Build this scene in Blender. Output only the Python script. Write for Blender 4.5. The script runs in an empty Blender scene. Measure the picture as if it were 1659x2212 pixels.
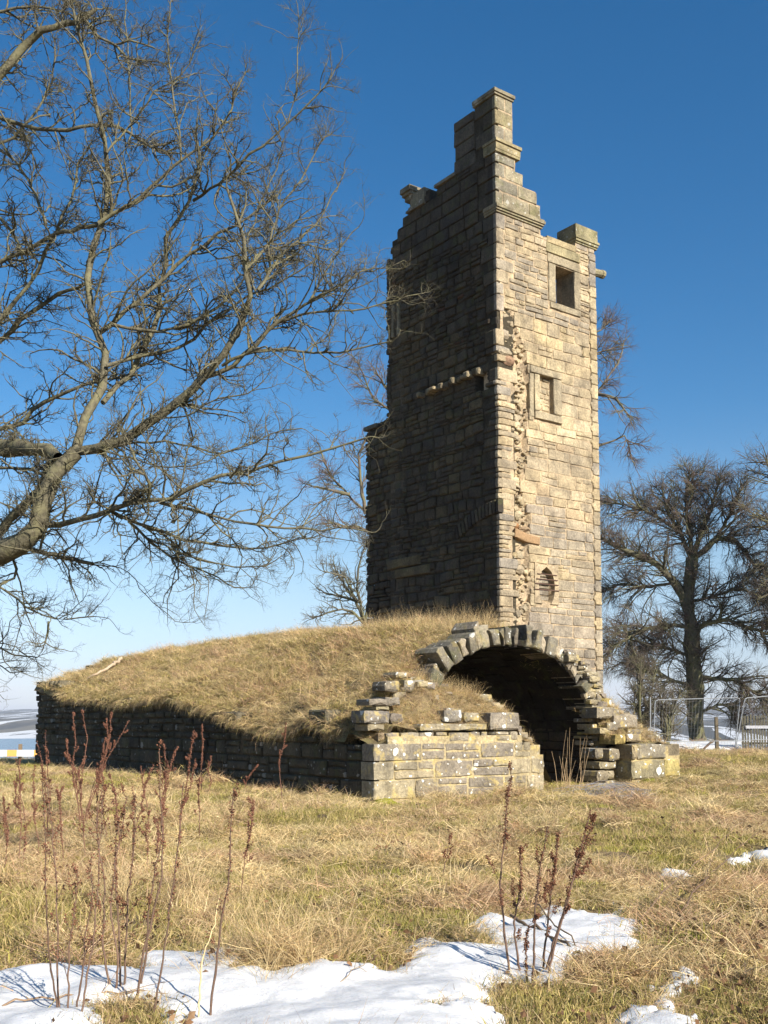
import bpy, math, random
import numpy as np
from mathutils import Vector
random.seed(7); rng = np.random.default_rng(7)
R = math.radians
scene = bpy.context.scene
COL = scene.collection

# ------------------------------------------------------------------ camera, sky, sun, exposure
TH = R(5.1)
cam_d = bpy.data.cameras.new('camera'); cam = bpy.data.objects.new('camera', cam_d); COL.objects.link(cam)
cam.location = (0, 0, 1.6); cam.rotation_euler = (R(90) + TH, 0, 0)
cam_d.sensor_width = 36; cam_d.lens = 36.911; cam_d.shift_y = 0.11148
cam_d.clip_start = 0.1; cam_d.clip_end = 30000
scene.camera = cam
SUN_EL = R(30); SUN_AZ = R(49)             # azimuth from +X towards -Y
sun_dir = Vector((math.cos(SUN_EL) * math.cos(SUN_AZ), -math.cos(SUN_EL) * math.sin(SUN_AZ), math.sin(SUN_EL)))
sd = bpy.data.lights.new('sun', 'SUN'); sd.energy = 5.0; sd.angle = R(0.5); sd.color = (1.0, 0.94, 0.83)
so = bpy.data.objects.new('sun', sd); COL.objects.link(so)
so.rotation_euler = (-sun_dir).to_track_quat('-Z', 'Y').to_euler()
world = bpy.data.worlds.new('World'); scene.world = world; world.use_nodes = True
wt = world.node_tree; wt.nodes.clear()
def nd(t, typ, **kw):
    n = t.nodes.new(typ)
    for k, v in kw.items(): setattr(n, k, v)
    return n
sky = nd(wt, 'ShaderNodeTexSky', sky_type='NISHITA'); sky.sun_disc = False
sky.sun_elevation = SUN_EL; sky.sun_rotation = math.atan2(sun_dir.x, sun_dir.y)
sky.air_density = 1.0; sky.dust_density = 0.15; sky.ozone_density = 2.2; sky.altitude = 50
bg = nd(wt, 'ShaderNodeBackground'); bg.inputs[1].default_value = 0.076
wo = nd(wt, 'ShaderNodeOutputWorld'); tc = nd(wt, 'ShaderNodeTexCoord')
sep = nd(wt, 'ShaderNodeSeparateXYZ'); wt.links.new(tc.outputs['Generated'], sep.inputs[0])
mp = nd(wt, 'ShaderNodeMapping'); mp.inputs['Scale'].default_value = (5, 5, 26); wt.links.new(tc.outputs['Generated'], mp.inputs[0])
cn = nd(wt, 'ShaderNodeTexNoise'); cn.inputs['Scale'].default_value = 1.6; cn.inputs['Detail'].default_value = 7; cn.inputs['Roughness'].default_value = .58
wt.links.new(mp.outputs[0], cn.inputs[0])
cr = nd(wt, 'ShaderNodeMapRange'); cr.interpolation_type = 'SMOOTHSTEP'
for i, v in ((1, .42), (2, .62), (3, 0), (4, 1)): cr.inputs[i].default_value = v
wt.links.new(cn.outputs[0], cr.inputs[0])
band = nd(wt, 'ShaderNodeMapRange'); band.interpolation_type = 'SMOOTHSTEP'
for i, v in ((1, .052), (2, .022), (3, 0), (4, .55)): band.inputs[i].default_value = v
wt.links.new(sep.outputs[2], band.inputs[0])
mm = nd(wt, 'ShaderNodeMath', operation='MULTIPLY'); wt.links.new(cr.outputs[0], mm.inputs[0]); wt.links.new(band.outputs[0], mm.inputs[1])
mx = nd(wt, 'ShaderNodeMix', data_type='RGBA'); wt.links.new(mm.outputs[0], mx.inputs[0])
hs = nd(wt, 'ShaderNodeHueSaturation'); hs.inputs['Saturation'].default_value = 1.33
st_ = nd(wt, 'ShaderNodeMapRange'); st_.interpolation_type = 'SMOOTHSTEP'
for i, v in ((1, .0), (2, .30), (3, .85), (4, 1.38)): st_.inputs[i].default_value = v
wt.links.new(sep.outputs[2], st_.inputs[0]); wt.links.new(st_.outputs[0], hs.inputs['Saturation'])
tn = nd(wt, 'ShaderNodeMapRange'); tn.interpolation_type = 'SMOOTHSTEP'
for i, v in ((1, .02), (2, .16), (3, 1), (4, 0)): tn.inputs[i].default_value = v
wt.links.new(sep.outputs[2], tn.inputs[0])
tm = nd(wt, 'ShaderNodeMix', data_type='RGBA', blend_type='MULTIPLY'); tm.inputs[7].default_value = (.74, .78, 1.0, 1)
wt.links.new(tn.outputs[0], tm.inputs[0])
wt.links.new(sky.outputs[0], hs.inputs['Color']); wt.links.new(hs.outputs[0], tm.inputs[6]); wt.links.new(tm.outputs[2], mx.inputs[6]); mx.inputs[7].default_value = (6.9, 7.1, 7.8, 1)
wt.links.new(mx.outputs[2], bg.inputs[0]); wt.links.new(bg.outputs[0], wo.inputs[0])
vs = scene.view_settings; vs.view_transform = 'Standard'; vs.look = 'None'; vs.exposure = 0.85; vs.gamma = 1; vs.use_curve_mapping = False
scene.cycles.max_bounces = 6; scene.cycles.diffuse_bounces = 3; scene.cycles.glossy_bounces = 2
scene.cycles.transmission_bounces = 2; scene.cycles.transparent_max_bounces = 8; scene.cycles.volume_bounces = 0

# ------------------------------------------------------------------ helpers
FP = 2277 * math.cos(TH); SYP = (1555 - 1106) - FP * math.tan(TH)
CAM = np.array([0, 0, 1.6])
def ray(x, y):
    """direction of the sight line through a point measured on the photograph (1659 x 2212 units)"""
    u = (x - 829.5) / FP; v = -(y - 1106 - SYP) / FP
    return np.array([u, math.cos(TH) - v * math.sin(TH), math.sin(TH) + v * math.cos(TH)])
def at(x, y, Y):
    d = ray(x, y); return CAM + d * (Y / d[1])
def hash2(ix, iy, s):
    h = (ix * 374761393 + iy * 668265263 + s * 1442695041) & 0xffffffff
    h = ((h ^ (h >> 13)) * 1274126177) & 0xffffffff
    return ((h ^ (h >> 16)) & 0xffff) / 65535.0
def vnoise(x, y, s=0):
    x = np.asarray(x, float); y = np.asarray(y, float)
    ix = np.floor(x).astype(np.int64); iy = np.floor(y).astype(np.int64)
    fx = x - ix; fy = y - iy; fx = fx * fx * (3 - 2 * fx); fy = fy * fy * (3 - 2 * fy)
    a = hash2(ix, iy, s); b = hash2(ix + 1, iy, s); c = hash2(ix, iy + 1, s); d = hash2(ix + 1, iy + 1, s)
    return (a + (b - a) * fx) * (1 - fy) + (c + (d - c) * fx) * fy - .5
def fbm(x, y, s=0, o=4):
    r = 0; a = 1
    for i in range(o):
        r = r + a * vnoise(x, y, s + i * 7); x = x * 2.03 + 5.1; y = y * 2.03 + 1.7; a *= .5
    return r
def sstep(a, b, x):
    t = np.clip((np.asarray(x, float) - a) / (b - a), 0, 1); return t * t * (3 - 2 * t)
def lerp(a, b, t): return a + (b - a) * t
def unit(v): return v / np.maximum(np.linalg.norm(v, axis=-1, keepdims=True), 1e-9)

def mesh(name, V, polys, mat=None, col=None, smooth=False):
    """polys: list of integer arrays (n,k)"""
    V = np.asarray(V, dtype=np.float32)
    me = bpy.data.meshes.new(name)
    polys = [np.asarray(p, dtype=np.int32) for p in polys if len(p)]
    nl = sum(p.size for p in polys); npoly = sum(len(p) for p in polys)
    me.vertices.add(len(V)); me.vertices.foreach_set('co', V.ravel())
    me.loops.add(nl); me.loops.foreach_set('vertex_index', np.concatenate([p.ravel() for p in polys]))
    me.polygons.add(npoly)
    tot = np.concatenate([np.full(len(p), p.shape[1], dtype=np.int32) for p in polys])
    st = np.concatenate([[0], np.cumsum(tot)[:-1]]).astype(np.int32)
    me.polygons.foreach_set('loop_start', st)
    me.polygons.foreach_set('use_smooth', np.full(npoly, smooth))
    me.update(calc_edges=True)
    if col is not None:
        col = np.asarray(col, dtype=np.float32)
        if col.ndim == 1: col = np.tile(col, (len(V), 1))
        if col.shape[1] == 3: col = np.hstack([col, np.ones((len(col), 1), np.float32)])
        at_ = me.color_attributes.new('col', 'FLOAT_COLOR', 'POINT'); at_.data.foreach_set('color', col.ravel())
    if mat: me.materials.append(mat)
    return me
def obj(name, me, parent=None, loc=None):
    o = bpy.data.objects.new(name, me); COL.objects.link(o)
    if loc is not None: o.location = loc
    if parent is not None: o.parent = parent
    return o
def tag(o, label=None, cat=None, group=None, kind=None):
    if label: o['label'] = label
    if cat: o['category'] = cat
    if group: o['group'] = group
    if kind: o['kind'] = kind
    return o
def thing(name, loc, label, cat, group=None):
    return tag(obj(name, None, None, tuple(float(v) for v in loc)), label, cat, group)
def rel(V, par):
    return np.asarray(V) - np.array(par.location) if par is not None else np.asarray(V)
class MB:
    """collects geometry into one mesh"""
    def __init__(s): s.V = []; s.P = {}; s.C = []; s.n = 0
    def add(s, V, polys, col=(.5, .5, .5)):
        V = np.asarray(V, float); c = np.asarray(col, float)
        if c.ndim == 1: c = np.tile(c[:3], (len(V), 1))
        s.V.append(V); s.C.append(c)
        for p in polys:
            p = np.asarray(p)
            if len(p): s.P.setdefault(p.shape[1], []).append(p + s.n)
        s.n += len(V)
    def box(s, P0, ax, ay, az, col=(.5, .5, .5), taper=0, jit=0):
        P0 = np.asarray(P0, float); c = []
        for k in (0, 1):
            for (i, j) in ((0, 0), (1, 0), (1, 1), (0, 1)):
                p = P0 + np.asarray(ax) * (i + (taper * (1 - 2 * i) if k else 0)) + np.asarray(ay) * (j + (taper * (1 - 2 * j) if k else 0)) + np.asarray(az) * k
                c.append(p + rng.normal(0, 1, 3) * jit)
        s.add(c, [[[0, 3, 2, 1], [4, 5, 6, 7], [0, 1, 5, 4], [1, 2, 6, 5], [2, 3, 7, 6], [3, 0, 4, 7]]], col)
    def mesh(s, name, mat, par=None, smooth=False):
        return mesh(name, rel(np.concatenate(s.V), par), [np.concatenate(p) for p in s.P.values()], mat, np.concatenate(s.C), smooth)
    def build(s, name, mat, par=None, smooth=False):
        return obj(name, s.mesh(name, mat, par, smooth), par)
def tubes(P, Rr, n=4, cap=True):
    """P (N,k,3) polylines, Rr (N,k) radii -> V, quads, (per-vertex index of polyline)"""
    N, k, _ = P.shape
    T = np.gradient(P, axis=1); T = unit(T)
    ref = np.where(np.abs(T[:, :1, 2:3]) > .9, np.array([1., 0, 0]), np.array([0, 0, 1.]))
    ref = np.broadcast_to(ref, T.shape)
    A1 = unit(np.cross(T, ref)); A2 = np.cross(T, A1)
    an = np.arange(n) * 2 * math.pi / n
    V = P[:, :, None, :] + Rr[:, :, None, None] * (np.cos(an)[None, None, :, None] * A1[:, :, None, :] + np.sin(an)[None, None, :, None] * A2[:, :, None, :])
    base = (np.arange(N) * k * n)[:, None, None] + (np.arange(k - 1) * n)[None, :, None]
    i = np.arange(n)[None, None, :]; j = (i + 1) % n
    Q = np.stack([base + i, base + j, base + n + j, base + n + i], -1).reshape(-1, 4)
    return V.reshape(-1, 3), Q

# ------------------------------------------------------------------ materials
def material(name): 
    m = bpy.data.materials.new(name); m.use_nodes = True; t = m.node_tree
    return m, t, t.nodes['Principled BSDF']
def noise_node(t, scale, detail=5, rough=.6, coord='Object', vec=None):
    n = nd(t, 'ShaderNodeTexNoise'); n.inputs['Scale'].default_value = scale; n.inputs['Detail'].default_value = detail; n.inputs['Roughness'].default_value = rough
    if vec is None:
        c = nd(t, 'ShaderNodeTexCoord'); vec = c.outputs[coord]
    t.links.new(vec, n.inputs['Vector']); return n
def mrange(t, src, a, b, c, d):
    n = nd(t, 'ShaderNodeMapRange'); n.inputs[1].default_value = a; n.inputs[2].default_value = b; n.inputs[3].default_value = c; n.inputs[4].default_value = d
    t.links.new(src, n.inputs[0]); return n.outputs[0]
def mixc(t, fac, a, b, mode='MIX'):
    n = nd(t, 'ShaderNodeMix', data_type='RGBA', blend_type=mode)
    for s, i in ((fac, 0), (a, 6), (b, 7)):
        if isinstance(s, (float, int)): n.inputs[i].default_value = s
        elif isinstance(s, tuple): n.inputs[i].default_value = (*s, 1)
        else: t.links.new(s, n.inputs[i])
    return n.outputs[2]
def bump(t, bs, src, strength=.5, dist=.02):
    b = nd(t, 'ShaderNodeBump'); b.inputs['Strength'].default_value = strength; b.inputs['Distance'].default_value = dist
    t.links.new(src, b.inputs['Height']); t.links.new(b.outputs[0], bs.inputs['Normal'])
def m_stone(name, lichen=0.0, pale=0.0, dark=0.0, moss=0.0, rough=.9):
    m, t, bs = material(name)
    a = nd(t, 'ShaderNodeAttribute', attribute_name='col')
    geo = nd(t, 'ShaderNodeNewGeometry'); pos = geo.outputs['Position']
    n1 = noise_node(t, 2.2, 6, .65, vec=pos); n2 = noise_node(t, 18, 5, .65, vec=pos); n3 = noise_node(t, 70, 3, .6, vec=pos)
    c = mixc(t, 1.0, a.outputs[0], mixc(t, mrange(t, n1.outputs[0], .32, .68, 0, 1), (.58, .56, .55), (1.25, 1.2, 1.12)), 'MULTIPLY')
    c = mixc(t, 1.0, c, mixc(t, mrange(t, n2.outputs[0], .3, .7, 0, 1), (.62, .61, .6), (1.25, 1.24, 1.2)), 'MULTIPLY')
    mps = nd(t, 'ShaderNodeMapping'); mps.inputs['Scale'].default_value = (1.5, 1.5, .22); t.links.new(pos, mps.inputs[0])
    ns = noise_node(t, 1.6, 6, .62, vec=mps.outputs[0])
    c = mixc(t, mrange(t, ns.outputs[0], .52, .68, 0, .55), c, mixc(t, 1.0, c, (.5, .49, .46), 'MULTIPLY'))
    nb_ = noise_node(t, .45, 4, .6, vec=pos)
    c = mixc(t, 1.0, c, mixc(t, mrange(t, nb_.outputs[0], .35, .65, 0, 1), (.86, .86, .87), (1.1, 1.08, 1.03)), 'MULTIPLY')
    if dark:
        n4 = noise_node(t, .9, 5, .6, vec=pos)
        c = mixc(t, mrange(t, n4.outputs[0], .5, .62, 0, dark), c, (.06, .055, .05))
    if moss:
        n5 = noise_node(t, 3.1, 5, .6, vec=pos)
        c = mixc(t, mrange(t, n5.outputs[0], .52, .64, 0, moss), c, (.11, .12, .035))
    if lichen:
        n6 = noise_node(t, 3.3, 6, .7, vec=pos)
        c = mixc(t, mrange(t, n6.outputs[0], .53, .62, 0, lichen), c, (.56, .42, .13))
    if pale:
        mpv = nd(t, 'ShaderNodeVectorMath', operation='ADD'); wn = noise_node(t, 9, 3, .5, vec=pos)
        sc = nd(t, 'ShaderNodeVectorMath', operation='SCALE'); sc.inputs['Scale'].default_value = .1
        t.links.new(wn.outputs['Color'], sc.inputs[0]); t.links.new(pos, mpv.inputs[0]); t.links.new(sc.outputs[0], mpv.inputs[1])
        v = nd(t, 'ShaderNodeTexVoronoi'); v.inputs['Scale'].default_value = 3.2; t.links.new(mpv.outputs[0], v.inputs['Vector'])
        v2 = nd(t, 'ShaderNodeTexVoronoi'); v2.inputs['Scale'].default_value = 11; t.links.new(mpv.outputs[0], v2.inputs['Vector'])
        sepc = nd(t, 'ShaderNodeSeparateColor'); t.links.new(v.outputs['Color'], sepc.inputs[0])
        lim = mrange(t, sepc.outputs[0], .55, 1.0, -.02, .3)
        gt = nd(t, 'ShaderNodeMath', operation='LESS_THAN'); t.links.new(v.outputs['Distance'], gt.inputs[0]); t.links.new(lim, gt.inputs[1])
        sepd = nd(t, 'ShaderNodeSeparateColor'); t.links.new(v2.outputs['Color'], sepd.inputs[0])
        lim2 = mrange(t, sepd.outputs[1], .6, 1.0, -.02, .34)
        g2 = nd(t, 'ShaderNodeMath', operation='LESS_THAN'); t.links.new(v2.outputs['Distance'], g2.inputs[0]); t.links.new(lim2, g2.inputs[1])
        mxn = nd(t, 'ShaderNodeMath', operation='MAXIMUM'); t.links.new(gt.outputs[0], mxn.inputs[0]); t.links.new(g2.outputs[0], mxn.inputs[1])
        ml = nd(t, 'ShaderNodeMath', operation='MULTIPLY'); t.links.new(mxn.outputs[0], ml.inputs[0]); ml.inputs[1].default_value = pale
        c = mixc(t, ml.outputs[0], c, (.68, .67, .61))
    t.links.new(c, bs.inputs['Base Color']); bs.inputs['Roughness'].default_value = rough
    bs.inputs['Specular IOR Level'].default_value = .2
    ad = nd(t, 'ShaderNodeMath', operation='MULTIPLY_ADD'); ad.inputs[1].default_value = .35
    t.links.new(n3.outputs[0], ad.inputs[0]); t.links.new(n2.outputs[0], ad.inputs[2])
    bump(t, bs, ad.outputs[0], .9, .035)
    return m
def m_attr(name, rough=.85, var=.25, nscale=30, bstr=.4, spec=.2, dist=.01, lichen=None, rnd=0.0, transl=0.0):
    m, t, bs = material(name)
    a = nd(t, 'ShaderNodeAttribute', attribute_name='col'); c = a.outputs[0]
    geo = nd(t, 'ShaderNodeNewGeometry'); pos = geo.outputs['Position']
    n = noise_node(t, nscale, 4, .6, vec=pos)
    c = mixc(t, 1.0, c, mixc(t, mrange(t, n.outputs[0], .3, .7, 0, 1), (1 - var,) * 3, (1 + var,) * 3), 'MULTIPLY')
    if lichen:
        n2 = noise_node(t, lichen[0], 4, .65, vec=pos)
        c = mixc(t, mrange(t, n2.outputs[0], .48, .6, 0, lichen[1]), c, lichen[2])
    if rnd:
        oi = nd(t, 'ShaderNodeObjectInfo')
        c = mixc(t, 1.0, c, mixc(t, oi.outputs['Random'], (1 - rnd, 1 - rnd * .9, 1 - rnd * .85), (1 + rnd, 1 + rnd * .95, 1 + rnd * .8)), 'MULTIPLY')
    t.links.new(c, bs.inputs['Base Color']); bs.inputs['Roughness'].default_value = rough; bs.inputs['Specular IOR Level'].default_value = spec
    if bstr: bump(t, bs, n.outputs[0], bstr, dist)
    if transl:
        tr = nd(t, 'ShaderNodeBsdfTranslucent'); t.links.new(c, tr.inputs[0]); ms = nd(t, 'ShaderNodeMixShader'); ms.inputs[0].default_value = transl
        out = [x for x in t.nodes if x.type == 'OUTPUT_MATERIAL'][0]
        t.links.new(bs.outputs[0], ms.inputs[1]); t.links.new(tr.outputs[0], ms.inputs[2]); t.links.new(ms.outputs[0], out.inputs[0])
    return m
M_LIT = m_stone('buff_sandstone'); M_DARK = m_stone('shaded_weathered_sandstone', dark=.5, moss=.25)  # M_DARK: worn, mossy variant used with the shade-darkened stone colours
M_TOP = m_stone('lichened_ashlar', pale=.35, moss=.3)
M_FRONT = m_stone('lichen_spotted_stone', lichen=.55, pale=.95)
M_WALL = m_stone('shaded_mossy_wall_stone', moss=.3, pale=.3, dark=.3)  # mossy side wall stone, its shade worked into the WALL colours
M_VOUS = m_stone('grey_voussoir_stone', pale=.6, moss=.35, lichen=.2)
M_MORT = m_stone('lime_mortar'); 
M_BARK = m_attr('sycamore_bark', .85, .38, 22, .7, .2, .02, lichen=(7.0, .5, (.21, .195, .10)))
M_TWIG = m_attr('twig', .8, .2, 9, 0)
M_BEECH = m_attr('beech_bark', .85, .35, 6, .5, .2, .05, lichen=(1.6, .5, (.17, .17, .07)))
M_GRASS = m_attr('grass_blade', .75, .1, 4, 0, .25, rnd=.28, transl=.22)
M_STALK = m_attr('dead_stalk', .75, .2, 60, 0)
M_WOOD = m_attr('weathered_wood', .85, .3, 25, .5)
M_METAL = m_attr('galvanised_steel', .45, .1, 20, 0, .5)
M_IRON = m_attr('rusty_iron', .7, .3, 60, .3)
M_MOSS = m_attr('moss', .95, .45, 60, 1.0, .1, .02)

# ------------------------------------------------------------------ world layout (from the photograph's perspective)
L = np.array([.805, .593, 0]); L /= np.linalg.norm(L); S = np.array([-L[1], L[0], 0]); UP = np.array([0, 0, 1.])
C0 = np.array([-.18, 19.2, 0.]); A = np.array([3.29, 29.63, 0.])
def ground_z(x, y):
    x = np.asarray(x, float); y = np.asarray(y, float)
    g = .10 + .34 * sstep(4.5, 9, x) * sstep(16, 27, y) - .25 * sstep(33, 42, y) * sstep(4, 9, x) - .45 * sstep(36, 45, y) * sstep(-3, -7, x)
    g = g + .10 * sstep(14, 20, y) * sstep(5, -6, x) * (1 - sstep(24, 32, y)) - .08 * sstep(10, 5, y)
    g = g + .12 * fbm(x * .35, y * .35, 3, 2) * sstep(6, 12, y) + (.08 + .08 * sstep(7, 14, y)) * fbm(x * 1.2, y * 1.2, 9, 3) + (.05 + .07 * sstep(7, 12, y)) * fbm(x * 3.3, y * 3.3, 19, 2)
    ye = lerp(50., 69., sstep(-6, 9, x)); ye = np.where(y < 0, 1e9, ye)
    dr = y - ye
    g = g - 27 * sstep(0, 60, dr) - .6 * sstep(0, 3, dr)
    return g
def ground_hit(px, py):
    d = ray(px, py); t = 1.6 / -d[2]
    for _ in range(8):
        p = CAM + d * t; t = (1.6 - float(ground_z(p[0], p[1]))) / -d[2]
    return CAM + d * t

# ------------------------------------------------------------------ ground sheet, water, hills
def polar(rs, angs, zf):
    Rr, An = np.meshgrid(rs, angs, indexing='ij')
    X = Rr * np.sin(An); Y = Rr * np.cos(An); Z = zf(X, Y, Rr, An)
    nr, na = Rr.shape
    i = np.arange(nr - 1)[:, None] * na; j = np.arange(na)[None, :]; j2 = (j + 1) % na
    Q = np.stack([i + j, i + j2, i + na + j2, i + na + j], -1).reshape(-1, 4)
    return np.stack([X, Y, Z], -1).reshape(-1, 3), Q
angs = np.concatenate([np.arange(-32, 32, .22), np.arange(32, 328, 4.)]) * math.pi / 180
rs = np.concatenate([[.05], np.geomspace(1.0, 75, 235), np.geomspace(80, 1500, 40)])
V, Q = polar(rs, angs, lambda X, Y, Rr, An: ground_z(X, Y))
mg, t, bs = material('winter_grass_ground')
geo = nd(t, 'ShaderNodeNewGeometry'); pos = geo.outputs['Position']
a1 = noise_node(t, .55, 6, .6, vec=pos); a2 = noise_node(t, 3.5, 6, .65, vec=pos); a3 = noise_node(t, 45, 4, .7, vec=pos)
c = mixc(t, mrange(t, a1.outputs[0], .4, .6, 0, 1), (.30, .21, .105), (.21, .18, .065))
c = mixc(t, mrange(t, a2.outputs[0], .42, .62, 0, 1), c, (.13, .085, .045))
c = mixc(t, 1.0, c, mixc(t, mrange(t, a3.outputs[0], .3, .7, 0, 1), (.45, .45, .45), (1.4, 1.4, 1.4)), 'MULTIPLY')
t.links.new(c, bs.inputs['Base Color']); bs.inputs['Roughness'].default_value = .95; bump(t, bs, a3.outputs[0], 1, .04)
tag(obj('ground', mesh('ground', V, [Q], mg, None, True)), 'rough winter meadow of matted straw and green grass', None, None, 'structure')
mw, t, bs = material('loch_water'); bs.inputs['Base Color'].default_value = (.05, .09, .13, 1); bs.inputs['Roughness'].default_value = .2
geo = nd(t, 'ShaderNodeNewGeometry'); mpw = nd(t, 'ShaderNodeMapping'); mpw.inputs['Scale'].default_value = (.25, 1, 1); t.links.new(geo.outputs['Position'], mpw.inputs[0])
wn = noise_node(t, .35, 4, .6, vec=mpw.outputs[0]); bump(t, bs, wn.outputs[0], .5, .8)
rsw = np.geomspace(30, 2200, 30); V, Q = polar(rsw, np.arange(-90, 91, 3.) * math.pi / 180, lambda X, Y, Rr, An: X * 0 - 25)
na = 61; Q = Q[(Q % na).max(1) - (Q % na).min(1) == 1]
tag(obj('water', mesh('water', V, [Q], mw)), 'calm pale loch beyond the meadow', None, None, 'structure')
def hill_z(X, Y, Rr, An):
    sh = 1440 - 480 * sstep(.06, .2, An) + 110 * fbm(An * 9, An * 0 + 3, 5, 3)
    near = 30 * sstep(0, 900, Rr - sh) + 7 * fbm(X / 260, Y / 260, 8, 4) * sstep(50, 500, Rr - sh)
    far = (52 + 30 * fbm(An * 7, An * 0 + 1, 31, 4)) * sstep(2600, 5600, Rr) + 16 * fbm(X / 900, Y / 900, 12, 4) * sstep(2300, 3500, Rr)
    return -27.5 + near + far
V, Q = polar(np.concatenate([np.linspace(800, 2400, 36), np.linspace(2450, 9000, 40)]), np.arange(-100, 100, .45) * math.pi / 180, hill_z)
na = len(np.arange(-100, 100, .45)); Q = Q[(Q % na).max(1) - (Q % na).min(1) == 1]
mh, t, bs = material('far_shore_fields')
geo = nd(t, 'ShaderNodeNewGeometry'); mpw = nd(t, 'ShaderNodeMapping'); mpw.inputs['Scale'].default_value = (1, .12, 1); t.links.new(geo.outputs['Position'], mpw.inputs[0])
v = nd(t, 'ShaderNodeTexVoronoi'); v.inputs['Scale'].default_value = .03; t.links.new(mpw.outputs[0], v.inputs['Vector'])
sc_ = nd(t, 'ShaderNodeSeparateColor'); t.links.new(v.outputs['Color'], sc_.inputs[0])
n1 = noise_node(t, .011, 6, .65, vec=mpw.outputs[0]); n2 = noise_node(t, .03, 5, .7, vec=mpw.outputs[0])
c = mixc(t, sc_.outputs[0], (.055, .05, .045), (.12, .105, .075)); c = mixc(t, mrange(t, n1.outputs[0], .47, .53, 0, 1), c, (.035, .035, .03))
ad = nd(t, 'ShaderNodeMath', operation='ADD'); t.links.new(sc_.outputs[1], ad.inputs[0]); t.links.new(n2.outputs[0], ad.inputs[1])
c = mixc(t, mrange(t, ad.outputs[0], 1.27, 1.33, 0, .7), c, (.8, .82, .85))
t.links.new(c, bs.inputs['Base Color']); bs.inputs['Roughness'].default_value = 1
tag(obj('hills', mesh('hills', V, [Q], mh, None, True)), 'low snow patched fields and hills on the far shore', None, None, 'structure')

# ------------------------------------------------------------------ snow
ms, t, bs = material('snow'); bs.inputs['Base Color'].default_value = (.70, .705, .72, 1); bs.inputs['Roughness'].default_value = .6
bs.inputs['Subsurface Weight'].default_value = .15; bs.inputs['Subsurface Radius'].default_value = (.02, .03, .05); bs.inputs['Subsurface Scale'].default_value = .5
n1 = noise_node(t, 45, 6, .75); n2 = noise_node(t, 9, 6, .7); n3 = noise_node(t, 130, 2, .5)
ad = nd(t, 'ShaderNodeMath', operation='ADD'); t.links.new(n1.outputs[0], ad.inputs[0]); t.links.new(n2.outputs[0], ad.inputs[1]); bump(t, bs, ad.outputs[0], .4, .02)
c = mixc(t, mrange(t, n2.outputs[0], .4, .65, 0, 1), (.72, .71, .70), (.56, .555, .55)); c = mixc(t, mrange(t, n3.outputs[0], .66, .72, 0, .75), c, (.2, .15, .1)); t.links.new(c, bs.inputs['Base Color'])
def poly_sd(X, Y, poly):
    """signed distance, positive inside"""
    P = np.asarray(poly); d = np.full(X.shape, 1e9); ins = np.zeros(X.shape, bool)
    for i in range(len(P)):
        x0, y0 = P[i]; x1, y1 = P[(i + 1) % len(P)]
        ex, ey = x1 - x0, y1 - y0; tt = np.clip(((X - x0) * ex + (Y - y0) * ey) / (ex * ex + ey * ey + 1e-12), 0, 1)
        d = np.minimum(d, np.hypot(X - x0 - tt * ex, Y - y0 - tt * ey))
        cnd = ((y0 > Y) != (y1 > Y)) & (X < (x1 - x0) * (Y - y0) / (y1 - y0 + 1e-12) + x0); ins ^= cnd
    return np.where(ins, d, -d)
SNOWP = []
def snow_patch(pts, label, res, th=.05, holes=(), world_pts=False, name='snow_patch'):
    poly = [p if world_pts else tuple(ground_hit(*p)[:2]) for p in pts]
    hp = [[tuple(ground_hit(*p)[:2]) for p in h] for h in holes]
    P = np.array(poly); lo = P.min(0) - .1; hi = P.max(0) + .1
    xs = np.arange(lo[0], hi[0], res); ys = np.arange(lo[1], hi[1], res); X, Y = np.meshgrid(xs, ys, indexing='ij')
    sd = poly_sd(X, Y, poly)
    for h in hp: sd = np.minimum(sd, -poly_sd(X, Y, h))
    sd = sd + .05 * fbm(X * 6, Y * 6, 77, 4) + .05 * fbm(X * 22, Y * 22, 78, 3)
    Z = ground_z(X, Y) * .75 + .25 * .06 + th * (1 - np.exp(-np.maximum(sd, 0) / (th * 1.2))) + .035 * vnoise(X * 2, Y * 2, 4) - .03 * (sd < 0) + .009 * fbm(X * 6, Y * 6, 14, 3) + .012
    keep = (sd > -.02); n0, n1_ = X.shape
    idx = np.arange(n0 * n1_).reshape(n0, n1_)
    q = np.stack([idx[:-1, :-1], idx[1:, :-1], idx[1:, 1:], idx[:-1, 1:]], -1); kk = keep[:-1, :-1] | keep[1:, :-1] | keep[1:, 1:] | keep[:-1, 1:]
    q = q[kk]; V = np.stack([X, Y, Z], -1).reshape(-1, 3); used = np.unique(q); mp_ = np.full(len(V), -1); mp_[used] = np.arange(len(used))
    c0 = V[used].mean(0)
    o = obj(name, mesh(name, V[used] - c0, [mp_[q]], ms, None, True), None, tuple(c0)); tag(o, label, 'snow')
    SNOWP.append((np.array(poly), [np.array(h) for h in hp])); return o
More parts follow.
